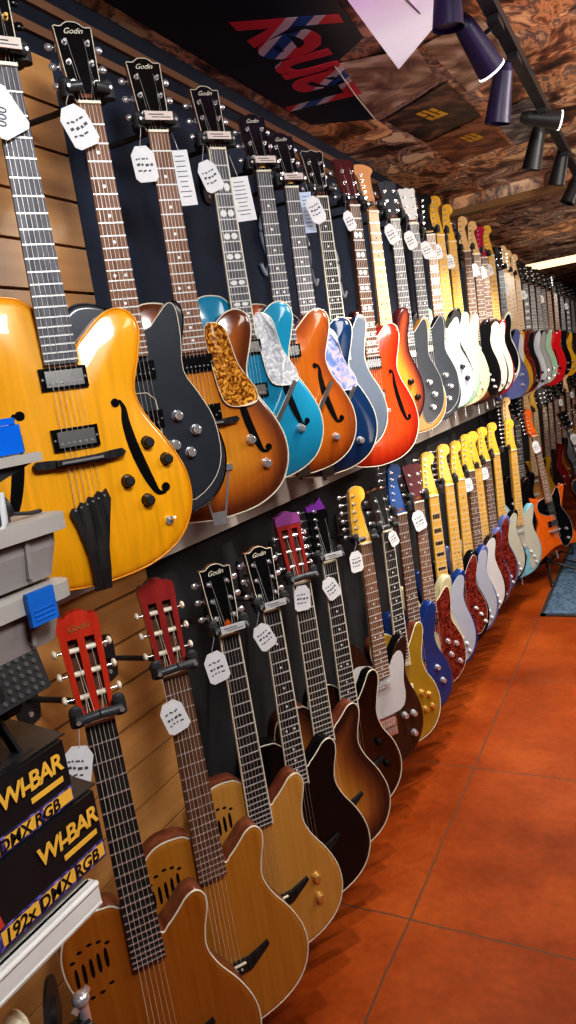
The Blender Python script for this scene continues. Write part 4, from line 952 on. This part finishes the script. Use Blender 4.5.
# ceiling posters ---------------------------------------------------------------------
def sheet(name, label, pts, mt, z=.004, cat='poster'):
    b = MB(); P = ccw(pts); cx = sum(p[0] for p in P)/len(P); cy = sum(p[1] for p in P)/len(P)
    b.plate([(x-cx, y-cy) for x, y in P], -.0015, 0, 0)
    o = link(name, b.mesh(name, mt)); o.location = (cx, cy, CZ-z); tag(o, label, cat)
    return o
DK = mat('poster_black_navy', (.008, .014, .03), .4, noise=.35, nscale=3)
lan = sheet('ceiling_poster', 'black ceiling poster with red white and blue lettering', [(-1.1, -.5), (-.6, -.5), (-.62, 1.2), (-.7, 2.12), (-.83, 2.21), (-.9, 2.76), (-1.1, 2.6)], DK)
def union():
    m, N, L, b = new_mat('union_letters'); tc = N.new('ShaderNodeTexCoord')
    w = N.new('ShaderNodeTexWave'); w.bands_direction = 'DIAGONAL'; w.inputs['Scale'].default_value = 1.6; w.inputs['Distortion'].default_value = .2; L.new(tc.outputs['Object'], w.inputs['Vector'])
    r = ramp(N, [(0, (.75, .04, .07)), (.95, (.02, .09, .35)), (.74, (.7, .62, .66)), (.86, (.7, .62, .66))]); r.color_ramp.interpolation = 'CONSTANT'
    L.new(w.outputs['Fac'], r.inputs['Fac']); L.new(r.outputs['Color'], b.inputs['Base Color']); b.inputs['Roughness'].default_value = .4
    return m
# lettering: baseline from (-.87, 2.5) to (-.8, 1.95), letter tops towards the wall
P0, P1, PT = Vector((-.86, 2.5)), Vector((-.80, 1.89)), Vector((-1.065, 2.47))
ux = (P1-P0).normalized(); uy = (PT-P0).normalized()
ux *= 1.03; uy *= 1.12; M = Matrix(((ux.x, uy.x, 0, P0.x), (ux.y, uy.y, 0, P0.y), (0, 0, -1, CZ-.0065), (0, 0, 0, 1)))
t = text_obj('poster_lettering', 'Laney', .31, union(), None, None, shear=.15, off=.008, sx=.9)
t.parent = lan; t.matrix_local = Matrix.Translation(lan.location).inverted() @ M
t.data.extrude = .0005
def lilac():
    m, N, L, b = new_mat('lilac_lit_sheet'); tc = N.new('ShaderNodeTexCoord'); sp = N.new('ShaderNodeSeparateXYZ'); L.new(tc.outputs['Object'], sp.inputs[0])
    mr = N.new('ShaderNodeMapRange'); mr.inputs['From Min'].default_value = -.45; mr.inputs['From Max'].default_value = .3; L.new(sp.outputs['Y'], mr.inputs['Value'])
    r = ramp(N, [(0, (.45, .16, .5)), (1, (.92, .85, .95)), (.55, (.72, .4, .75))]); L.new(mr.outputs[0], r.inputs['Fac']); L.new(r.outputs['Color'], b.inputs['Base Color'])  # purple light on the poster, painted as a lilac-to-white gradient
    L.new(r.outputs['Color'], b.inputs['Emission Color']); b.inputs['Emission Strength'].default_value = .35; b.inputs['Roughness'].default_value = .4  # weak emission brightens the sheet, which is no lamp
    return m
lp = sheet('ceiling_poster', 'ceiling poster in painted lilac-to-white light with a faint tower shape', [(-.69, 2.4), (-.44, 2.12), (-.40, 1.5), (-.62, 1.35)], lilac(), z=.006)
b = MB(); b.plate(ccw([(-.012, -.5), (.012, -.5), (.01, -.1), (.004, .02), (.003, .12), (-.003, .12), (-.004, .02), (-.01, -.1)]), -.001, 0)
tw = link('tower_print', b.mesh('tower_print', mat('tower_grey', (.42, .4, .42), .5, noise=.1)), lp, Matrix.Translation((.0, .14, -.003)) @ Matrix.Rotation(R(-4), 4, 'Z'))
FLE = tort('print_flesh', (.16, .07, .05), (.42, .26, .17), (.75, .6, .48), 5)
DKP = tort('print_dark', (.015, .01, .012), (.07, .03, .02), (.25, .12, .07), 6)
ORP = tort('print_orange', (.07, .02, .01), (.25, .08, .03), (.45, .22, .1), 5)
GRP = tort('print_grey', (.04, .04, .05), (.16, .14, .14), (.45, .42, .4), 7)
p1 = sheet('ceiling_poster', 'ceiling poster with a curled white lower edge beside the black one', [(-.9, 2.76), (-.62, 2.6), (-.6, 2.3), (-.83, 2.21)], FLE, z=.005)
b = MB(); b.tube([(-.9, 2.76, CZ-.012), (-.865, 2.45, CZ-.012), (-.83, 2.21, CZ-.012)], .003, 6); b.tube([(-.9, 2.76, CZ-.012), (-.76, 2.69, CZ-.012), (-.62, 2.6, CZ-.012)], .0025, 6)
e = link('curled_edge', b.mesh('curled_edge', mat('sheet_edge', (.6, .5, .45), .5, noise=.1))); e.parent = p1; e.matrix_local = Matrix.Translation(p1.location).inverted()
YEL = mat('yellow_print', (.7, .4, .02), .5, noise=.1)
p2 = sheet('ceiling_poster', 'dark ceiling poster with a large yellow emblem', [(-.88, 2.8), (-.6, 2.64), (-.58, 3.08), (-.84, 3.2)], DKP, z=.005)
p3 = sheet('ceiling_poster', 'rust brown ceiling poster with a small yellow emblem', [(-.84, 3.22), (-.58, 3.1), (-.56, 3.6), (-.84, 3.65)], ORP, z=.005)
p4 = sheet('ceiling_poster', 'blue and grey ceiling poster near the track lights', [(-.56, 3.12), (-.38, 3.05), (-.36, 3.6), (-.54, 3.65)], GRP, z=.005)
p5 = sheet('ceiling_poster', 'pale brown ceiling poster in front of the track', [(-.58, 2.3), (-.4, 2.25), (-.38, 2.75), (-.56, 2.8)], FLE, z=.005)
def emblem(par, x, y, s, ang):
    b = MB()
    for i, (u, v, w, h) in enumerate([(-.05, .02, .06, .016), (.02, .024, .05, .018), (-.03, -.004, .1, .014), (.035, -.004, .03, .03), (-.045, -.028, .05, .016), (.02, -.028, .06, .014)]): b.box((u*s, v*s, 0), (w*s, h*s, .002))
    o = link('printed_emblem', b.mesh('printed_emblem', YEL)); o.parent = par; o.matrix_local = Matrix.Translation((x-par.location.x, y-par.location.y, -.004)) @ Matrix.Rotation(R(ang), 4, 'Z')
emblem(p2, -.72, 2.9, 1.0, 75); emblem(p3, -.67, 3.33, .9, 75)

# fluorescent fitting across the ceiling, far end
lf = bpy.data.objects.new('strip_light', None); COL.objects.link(lf); lf.location = (-.5, 6.75, CH+.715); tag(lf, 'cream strip light fitting across the far ceiling', 'light fitting')
b = MB(); b.box((0, 0, .02), (1.0, .09, .035)); link('housing', b.mesh('housing', WHT), lf)
b = MB(); b.box((0, -.046, .012), (1.0, .006, .06)); b.box((0, 0, -.004), (1.0, .08, .012)); link('diffuser', b.mesh('diffuser', mat('strip_glow', (.9, .7, .45), .5, emis=(1, .72, .42), es=1.1)), lf)
for s in (-1, 1):
    b = MB(); b.cyl((s*.4, 0, .03), (s*.4, 0, CZ-CH-.715-.06), .004, n=6); link('drop_rod', b.mesh('drop_rod', SATIN), lf)

# track with spotlights ---------------------------------------------------------------
TX = -.34
tr = bpy.data.objects.new('lighting_track', None); COL.objects.link(tr); tr.location = (TX, 3.2, CH+.88); tag(tr, 'black ceiling track carrying the spotlights', 'lighting track')
b = MB(); b.box((0, 0, 0), (.035, 4.6, .03)); link('rail', b.mesh('rail', SATIN), tr)
for yy in (-1.6, -.4, .9, 2.0):
    b = MB(); b.cyl((0, yy, .012), (0, yy, .068), .006, n=8); link('ceiling_mount', b.mesh('ceiling_mount', SATIN), tr)
def spot(label, y, aim, size, rim, mt, power, col=(1, .93, .84), dz=.085, dx=0):
    root = bpy.data.objects.new('track_spotlight', None); COL.objects.link(root); root.location = (TX+dx, y, CH+.865); tag(root, label, 'spotlight', 'spotlights on the ceiling track')
    b = MB(); b.box((-dx, 0, -.006), (.03, .08, .022)); link('adapter', b.mesh('adapter', SATIN), root)
    b = MB(); b.tube([(-dx, 0, -.01), (0, 0, -.03), (0, 0, -dz+.02)], .006, 8); link('arm', b.mesh('arm', SATIN), root)
    d = Vector(aim).normalized(); c = Vector((0, 0, -dz)); L = .105*size; r = .03*size
    b = MB(); b.cyl(c-d*L*.5, c+d*L*.5, r*.72, r, 18, 0, cap=False); b.cyl(c-d*L*.5, c-d*(L*.5+.02*size), r*.72, r*.5, 18)
    b.cyl(c+d*L*.38, c+d*L*.385, r*.9, r*.9, 18, 0)
    link('lamp_shade', b.mesh('lamp_shade', mt), root)
    if rim:
        b = MB(); b.cyl(c+d*L*.5, c+d*(L*.5+.006), r*1.02, r*1.02, 18, 0, cap=False); b.cyl(c+d*(L*.49), c+d*L*.495, r*.97, r*.97, 18, 0); link('lens_ring', b.mesh('lens_ring', mat('lens_glow', (.8, .82, .85), .3, emis=(1, .97, .92), es=1.2)), root)
    if power:
        ld = bpy.data.lights.new('spot_lamp', 'SPOT'); ld.energy = power; ld.color = col; ld.spot_size = R(95); ld.spot_blend = .7; ld.shadow_soft_size = .03
        lo_ = bpy.data.objects.new('spot_lamp', ld); COL.objects.link(lo_); lo_.parent = root
        lo_.matrix_local = Matrix.Translation(c+d*(L*.5+.02)) @ d.to_track_quat('-Z', 'Y').to_matrix().to_4x4()
PUR = mat('violet_lit_black', (.03, .02, .07), .4, noise=.2)  # violet light on the black shades, mixed into their colour
SP = 52
spot('violet-lit black spotlight nearest the camera on the track', 1.86, (-.1, .05, -1), 1.25, False, PUR, SP, dz=.02, dx=-.06)
spot('black spotlight with pale lens ring crossing the track', 2.12, (.25, .45, -.55), 1.25, True, PUR, 0, dz=.05, dx=-.05)
spot('broad black spotlight hanging beneath the ringed one', 2.4, (-.25, .1, -1), 1.3, False, PUR, SP, dz=.1, dx=-.05)
spot('black spotlight turned right with white rim', 2.98, (.9, .35, -.25), 1.1, True, SATIN, 0, dz=.03)
spot('small black spotlight pointing down behind the white-rimmed one', 3.15, (-.3, .1, -1), 1.25, False, SATIN, SP, dz=.09, dx=-.06)
spot('second small black spotlight farther along the track', 3.7, (-.3, .1, -1), 1.25, False, SATIN, SP, dz=.06, dx=-.03)
spot('black spotlight farthest along the track', 4.25, (-.5, -.2, -1), 1.25, False, SATIN, SP, dz=.06, dx=-.03)

# floor mat
def matm():
    m, N, L, b = new_mat('blue_ribbed_mat'); tc = N.new('ShaderNodeTexCoord')
    n = N.new('ShaderNodeTexNoise'); n.inputs['Scale'].default_value = 60; n.inputs['Detail'].default_value = 3; L.new(tc.outputs['Object'], n.inputs['Vector'])
    r = ramp(N, [(.35, (.02, .045, .08)), (.65, (.1, .17, .26))]); L.new(n.outputs['Fac'], r.inputs['Fac']); L.new(r.outputs['Color'], b.inputs['Base Color']); b.inputs['Roughness'].default_value = .9
    return m
b = MB(); b.box((0, 0, .005), (1.3, 1.7, .01), 0)
for s in (-1, 1): b.box((s*.655, 0, .004), (.03, 1.76, .008), 1); b.box((0, s*.865, .004), (1.34, .03, .008), 1)
o = link('door_mat', b.mesh('door_mat', [matm(), RUB])); o.location = (-.03, 5.0, 0); tag(o, 'blue grey ribbed floor mat with black edge on the orange floor', 'mat')
b = MB(); b.tube([(-.7, 5.3, .012), (-.5, 5.1, .012), (-.2, 5.2, .022), (.1, 5.1, .022)], .006, 6); o = link('power_cable', b.mesh('power_cable', RUB)); tag(o, 'black cable lying across the blue floor mat', 'cable')

# ------------------------------------------------------------------ shelf and clutter, left foreground
SX = -.6
SWH = mat('shelf_white', (.72, .7, .66), .45, noise=.05)
sh = bpy.data.objects.new('shelf_board', None); COL.objects.link(sh); sh.location = (SX, .5, CH-.515); tag(sh, 'white shelf board with thick rounded front edge under the cartons', 'shelf')
b = MB(); b.box((-.15, -.45, -.012), (.29, .9, .022)); link('board', b.mesh('board', SWH), sh)
b = MB(); b.box((-.002, -.45, -.016), (.014, .904, .03)); b.cyl((.003, -.902, -.004), (.003, .002, -.004), .004, n=8); b.cyl((.003, -.902, -.028), (.003, .002, -.028), .003, n=8); link('front_edge', b.mesh('front_edge', SWH), sh)
b = MB(); b.box((-.43, -.3, -.05), (.03, .03, .1)); b.bar((-.44, -.3, -.03), (-.1, -.3, -.03), .02, .02); link('support_bracket', b.mesh('support_bracket', SATIN), sh)
CART = mat('carton_black', (.012, .012, .014), .35, noise=.2); KRAFT = mat('carton_kraft', (.3, .2, .12), .8, noise=.15)
def strip_m():
    m, N, L, b = new_mat('violet_strip'); tc = N.new('ShaderNodeTexCoord')
    n = N.new('ShaderNodeTexNoise'); n.inputs['Scale'].default_value = 40; n.inputs['Distortion'].default_value = 2; L.new(tc.outputs['Object'], n.inputs['Vector'])
    r = ramp(N, [(.35, (.01, .01, .03)), (.7, (.3, .22, .6)), (.52, (.05, .04, .2))]); L.new(n.outputs['Fac'], r.inputs['Fac']); L.new(r.outputs['Color'], b.inputs['Base Color']); b.inputs['Roughness'].default_value = .3
    return m
STRP = strip_m(); YW = mat('print_amber', (.8, .45, .06), .5, noise=.05)
MT = lambda x, y, z: Matrix(((0, 0, 1, x), (1, 0, 0, y), (0, 1, 0, z), (0, 0, 0, 1)))
def carton(label, y1, z0, h, dx, words):
    root = bpy.data.objects.new('light_bar_carton', None); COL.objects.link(root); root.location = (SX+dx, y1, CH+z0); tag(root, label, 'box', 'black light bar cartons')
    b = MB(); b.box((-.08, -.4, h/2), (.16, .8, h), 0); b.box((-.158, -.4, h+.001), (.004, .79, .002), 1); link('carton_body', b.mesh('carton_body', [CART, KRAFT]), root)
    b = MB(); b.box((-.05, -.1, h+.006), (.09, .22, .0015), 0, Matrix.Rotation(.1, 3, 'Y')); b.box((-.06, .0015, h*.8), (.1, .002, h*.36), 1); link('carton_flap', b.mesh('carton_flap', [CART, KRAFT]), root)
    b = MB(); b.box((.0008, -.4, h*.125), (.0015, .798, h*.25)); link('printed_strip', b.mesh('printed_strip', STRP), root)
    for body, yy, zz, size, sx in words:
        if '|' in body:
            b = MB(); xx = yy-.004
            for w_ in (.053, .052, .046): b.box((.0016, xx+w_/2, zz+size*.34), (.001, w_-.005, size*.74)); xx += w_
            link('amber_label', b.mesh('amber_label', YW), root)
            text_obj('carton_lettering', body.replace('|', ' '), size, CART, root, MT(.0025, yy, zz), shear=.12, off=size*.015, ext=.0003, sx=sx)
        else: text_obj('carton_lettering', body, size, YW, root, MT(.0025, yy, zz), shear=.1, off=size*.025, ext=.0003, sx=sx)
    return root
c1 = carton('lower black light bar carton on the white shelf', .527, -.5, .082, 0, [('WI-BAR', -.092, .048, .0285, .86), ('192x|DMX|RGB', -.148, .004, .0205, .98)])
b = MB(); b.box((.0022, -.034, .0365), (.001, .05, .006)); link('caption_bar', b.mesh('caption_bar', YW), c1)
b = MB()
for i in range(3): b.box((.0022, -.19+i*.018, .035), (.001, .015, .026), i, Matrix.Rotation(.2, 3, 'X'))
link('colour_swatches', b.mesh('colour_swatches', [mat('sw_blue', (.05, .15, .5), .4, noise=.1), mat('sw_green', (.05, .3, .12), .4, noise=.1), mat('sw_red', (.5, .05, .03), .4, noise=.1)]), c1)
c2 = carton('upper black light bar carton stacked on the lower one', .503, -.414, .072, -.004, [('WI-BAR', -.095, .043, .028, .86), ('192x|DMX|RGB', -.148, .003, .019, .98)])
b = MB(); b.box((.0022, -.034, .032), (.001, .045, .006)); link('caption_bar', b.mesh('caption_bar', YW), c2)

# led panel on its bracket
lp_ = bpy.data.objects.new('led_panel', None); COL.objects.link(lp_); lp_.location = (-.62, .43, CH-.342); tag(lp_, 'black LED panel light on an A-shaped bracket atop the cartons', 'stage light')
b = MB(); Mp = Matrix.Rotation(-.25, 3, 'Y')
b.box((0, 0, .085), (.02, .15, .05), 0, Mp)
for i in range(5):
    for j in range(14): b.cyl(Vector((.0, 0, .085))+Mp @ Vector((.0095, -.066+j*.0101, -.018+i*.009)), Vector((.0, 0, .085))+Mp @ Vector((.0115, -.066+j*.0101, -.018+i*.009)), .0033, .0026, 8, 1)
link('panel_housing', b.mesh('panel_housing', [SATIN, mat('led_lens', (.1, .09, .085), .15, noise=.2, coat=.5)]), lp_)
for s in (-1, 1):
    b = MB(); b.bar((-.012, s*.01, .075), (-.012, s*.035, .003), .014, .004); link('bracket_leg', b.mesh('bracket_leg', SATIN), lp_)
b = MB(); b.box((-.012, 0, .002), (.03, .09, .004)); b.cyl((-.015, .03, .05), (-.015, .05, .05), .009, n=10); link('bracket_foot', b.mesh('bracket_foot', SATIN), lp_)

# plastic storage bins
BING = mat('bin_grey', (.27, .245, .235), .4, noise=.06, trans=.0); BINR = mat('bin_rim_white', (.36, .34, .31), .4, noise=.05); CLIP = mat('clip_blue', (.01, .13, .5), .35, noise=.1, coat=.3)
def binbox(label, y1, z0, w, h, clip, taper=.022):
    root = bpy.data.objects.new('storage_bin', None); COL.objects.link(root); root.location = (-.6, y1, CH+z0); tag(root, label, 'storage bin', 'stacked grey storage bins')
    b = MB(); L = .42; D = .27
    def rr(i, z):   # rounded rectangle ring
        x0, x1, y0, y1_ = -D+i, -i, -L+i, -i; r = .02; out = []
        for cx, cy, a0 in ((x1-r, y1_-r, 0), (x0+r, y1_-r, 90), (x0+r, y0+r, 180), (x1-r, y0+r, 270)):
            for k in range(4): a = R(a0+k*30); out.append((cx+r*math.cos(a), cy+r*math.sin(a), z))
        return out
    rings = [rr(taper, 0), rr(taper*.5, h*.5), rr(.006, h-.018)]
    vs = [v for q in rings for v in q]; n = 16
    b.add(vs, [(k*n+i, k*n+(i+1) % n, (k+1)*n+(i+1) % n, (k+1)*n+i) for k in range(2) for i in range(n)]); b.add(vs[:n], [tuple(reversed(range(n)))])
    for k in range(6): b.box((-.0075, -.06-k*.055, h*.45), (.006, .006, h*.7), 0, Matrix.Rotation(.12, 3, 'Y'))
    link('bin_body', b.mesh('bin_body', BING), root)
    b = MB(); A, B2, C2, D2 = rr(.004, h-.02), rr(-.004, h-.018), rr(-.004, h), rr(.008, h+.002)
    vs = A+B2+C2+D2; b.add(vs, [(k*n+i, k*n+(i+1) % n, (k+1)*n+(i+1) % n, (k+1)*n+i) for k in range(3) for i in range(n)]); b.add(D2, [tuple(range(n))]); link('bin_lid', b.mesh('bin_lid', BINR), root)
    if clip:
        b = MB(); P = ccw(spline([(-.018, -.02), (.018, -.02), (.018, .016), (-.018, .016)], 1)); b.plate(P, 0, .006)
        for k in range(3): b.box((0, -.004-k*.005, .0065), (.026, .0016, .0015))
        link('latch', b.mesh('latch', CLIP), root, MT(.006, -.055, h-.012))
    return root
binbox('lower grey storage bin with blue latch clip', .558, -.235, .4, .063, True, .014)
binbox('upper grey storage bin with white rim', .572, -.165, .4, .068, False, .014)
# second, higher shelf carrying the bins
b = MB(); b.box((-.72, .14, CH-.245), (.3, .56, .016)); o = link('upper_shelf_board', b.mesh('upper_shelf_board', SATIN)); tag(o, 'dark shelf board beneath the grey storage bins', 'shelf')
# black adapter lying on the bin
b = MB(); b.box((0, 0, .014), (.05, .04, .022), 0, Matrix.Rotation(.4, 3, 'Z')); b.cyl((0, .02, .016), (.005, .036, .02), .012, .013, 12); b.tube([(0, .03, .012), (.01, .06, .006), (0, .085, .004)], .0025, 6)
o = link('cable_adapter', b.mesh('cable_adapter', RUB)); o.scale = (.95, .95, .95); o.location = (-.622, .475, CH-.096); tag(o, 'black plastic adapter lying on the upper grey bin', 'adapter')
# angled tray with the blue case on top
td = bpy.data.objects.new('wall_tray', None); COL.objects.link(td); td.location = (-.62, .5, CH-.03); tag(td, 'pale grey tray on a slanted bracket holding the blue case', 'tray')
b = MB(); b.plate(ccw([(-.1, -.3), (.015, -.3), (.03, .045), (-.1, .03)]), -.006, .004); b.box((.018, -.14, .001), (.004, .33, .01)); link('tray_plate', b.mesh('tray_plate', BINR), td)
b = MB(); b.add([(.02, .04, -.006), (.02, -.2, -.006), (.02, -.2, -.075), (.012, .04, -.006), (.012, -.2, -.006), (.012, -.2, -.075)], [(0, 1, 2), (3, 5, 4), (0, 2, 5, 3), (0, 3, 4, 1), (1, 4, 5, 2)]); link('tray_bracket', b.mesh('tray_bracket', SATIN), td)
b = MB(); b.tube([(.018, -.01, -.03), (.018, -.012, -.06), (.01, -.03, -.085)], .005, 6); link('white_strap', b.mesh('white_strap', WHT), td)
bc = bpy.data.objects.new('blue_case', None); COL.objects.link(bc); bc.location = (-.606, .53, CH-.024); tag(bc, 'glossy blue plastic case on the grey tray at the left edge', 'case')
BL = mat('case_blue', (.005, .13, .62), .2, coat=.6, noise=.08)
b = MB(); b.plate(ccw(spline([(-.26, -.06), (-.0, -.06), (.008, -.052), (.008, .0), (0, .008), (-.26, .008)], 1)), 0, .03); b2 = b
link('case_body', b.mesh('case_body', BL), bc, Matrix(((0, 1, 0, 0), (1, 0, 0, 0), (0, 0, 1, 0), (0, 0, 0, 1))))
b = MB(); b.box((-.026, -.128, .034), (.064, .25, .007)); link('case_lid', b.mesh('case_lid', BL), bc)

# drum hardware below the shelf
dh = bpy.data.objects.new('hardware_stand', None); COL.objects.link(dh); dh.location = (-.7, .455, CH-.775); tag(dh, 'black and chrome hardware stand with wing nut below the white shelf', 'stand')
b = MB(); b.cyl((0, -.02, 0), (.0, .05, .0), .018, n=16); b.cyl((0, .05, 0), (0, .07, 0), .024, .02, 16); link('clamp_body', b.mesh('clamp_body', BLK), dh)
b = MB(); b.cyl((.0, .07, -.03), (0, .07, .04), .008, n=12); b.ell((0, .07, .045), (.012, .012, .01)); b.bar((.0, .055, .035), (.0, .085, .05), .005, .008); link('wing_nut', b.mesh('wing_nut', CHR), dh)
b = MB(); b.tube([(0, -.02, 0), (0, -.1, -.02), (0, -.2, -.05)], .007, 8)
for i in range(14): b.cyl((0, -.03-i*.008, -.003-i*.002), (0, -.033-i*.008, -.004-i*.002), .0095, n=10)
link('threaded_rod', b.mesh('threaded_rod', CHR), dh)
b = MB(); b.cyl((0, 0, 0), (0, .004, 0), .045, n=24); b.cyl((0, .004, 0), (0, .01, 0), .02, n=16)
link('cymbal_seat_disc', b.mesh('cymbal_seat_disc', SATIN), dh, Matrix.Translation((-.03, .045, .035)) @ Matrix.Rotation(R(-50), 4, 'Z'))
b = MB(); b.cyl((-.01, .03, 0), (-.01, .03, -(CH-.775)+.03), .012, n=12); b.tube([(-.03, .04, -.1), (-.03, .045, .035)], .006, 6); b.cyl((-.01, .03, -.12), (-.01, .03, -.16), .018, n=12); link('pole', b.mesh('pole', BLK), dh)
for k in range(3):
    a_ = k*2.094+.5; b = MB(); b.tube([(-.01, .03, -(CH-.775)+.14), (-.01+.13*math.cos(a_), .03+.13*math.sin(a_), -(CH-.775)+.012)], .008, 8); link('leg', b.mesh('leg', BLK), dh)
b = MB(); b.cyl((0, 0, 0), (0, .05, .02), .017, n=18); b.ell((0, .05, .02), (.017, .006, .017))
o = link('white_roller', b.mesh('white_roller', CRM)); o.location = (-.68, .375, CH-.68); tag(o, 'cream white cylindrical cap below the shelf edge', 'roller')
b = MB(); b.tube([(-.98, .62, CH-.165), (-.97, .63, CH-.25), (-.98, .585, CH-.33), (-.99, .52, CH-.4)], .006, 8); o = link('hanging_cable', b.mesh('hanging_cable', RUB)); tag(o, 'black cable hanging on the slatwall behind the bins', 'cable')

# ------------------------------------------------------------------ lights
def area(name, loc, aim, sx, sy, p, col):
    ld = bpy.data.lights.new(name, 'AREA'); ld.shape = 'RECTANGLE'; ld.size = sx; ld.size_y = sy; ld.energy = p; ld.color = col
    if name == 'added_ceiling_fill': ld.spread = R(100)
    o = bpy.data.objects.new(name, ld); COL.objects.link(o); o.location = loc
    o.rotation_euler = (Vector(aim)-Vector(loc)).to_track_quat('-Z', 'Y').to_euler(); return o
area('added_aisle_fill', (.35, .3, 2.4), (-.9, .9, 1.3), .5, .5, 26, (.95, .97, 1))  # this and the next three: added soft fill, no visible fittings
area('added_aisle_fill', (.5, 2.6, 2.4), (-.9, 3.0, 1.0), .5, .8, 17, (1, .96, .9))
area('added_aisle_fill', (.5, 5.0, 2.4), (-.9, 5.4, 1.0), .5, .8, 17, (1, .96, .9))
area('added_aisle_fill', (.5, 7.6, 2.4), (-.9, 8.0, 1.0), .5, .8, 20, (1, .96, .9))
area('added_ceiling_fill', (1.6, 2.5, 1.7), (.3, 3.2, CZ), .6, 2.0, 9, (1, .9, .8))  # added pair of unseen fills, thrown upward to brighten the ceiling
area('added_ceiling_fill', (1.6, 6.0, 1.7), (.3, 6.4, CZ), .6, 2.0, 9, (1, .85, .7))
area('floor_fill_light', (.9, 1.6, 2.35), (.1, 1.9, 0), .6, 1.2, 14, (1, .93, .85))
# violet stage lamp aimed at the ceiling sheet
ld = bpy.data.lights.new('violet_lamp', 'SPOT'); ld.energy = 7; ld.color = (.62, .3, 1); ld.spot_size = R(50); ld.spot_blend = .8
o = bpy.data.objects.new('violet_lamp', ld); COL.objects.link(o); o.location = (.4, 1.2, 1.5); o.rotation_euler = (Vector((-.5, 2.1, CZ))-o.location).to_track_quat('-Z', 'Y').to_euler()
w = bpy.data.worlds.new('World'); C.world = w; w.use_nodes = True; w.node_tree.nodes['Background'].inputs[0].default_value = (.5, .55, .7, 1); w.node_tree.nodes['Background'].inputs[1].default_value = .25

# ------------------------------------------------------------------ camera
cam = bpy.data.cameras.new('camera'); co = bpy.data.objects.new('camera', cam); COL.objects.link(co); C.camera = co
cam.sensor_fit = 'VERTICAL'; cam.sensor_height = 36; cam.lens = 703/1024*36; cam.clip_start = .02; cam.clip_end = 60
rx = Vector((.87777083, .45642385, -.1455872)); dn = Vector((-.04809771, -.21839636, -.97467412)); fw = Vector((-.47666023, .86254292, -.16974901))
co.matrix_world = Matrix.Translation((0, 0, CH)) @ Matrix((rx, -dn, -fw)).transposed().to_4x4()
for o in bpy.data.objects:
    if 'short' in o: del o['short']
bpy.context.view_layer.update()
dg = bpy.context.evaluated_depsgraph_get()
for o in [q for q in bpy.data.objects if q.type == 'FONT']:     # lettering becomes plain meshes
    me = bpy.data.meshes.new_from_object(o.evaluated_get(dg)); nm = o.name; par = o.parent; ml = o.matrix_local.copy()
    bpy.data.objects.remove(o); n = bpy.data.objects.new(nm, me); COL.objects.link(n)
    if par: n.parent = par
    n.matrix_local = ml
C.view_settings.view_transform = 'Standard'; C.view_settings.look = 'Medium High Contrast'; C.view_settings.exposure = .3
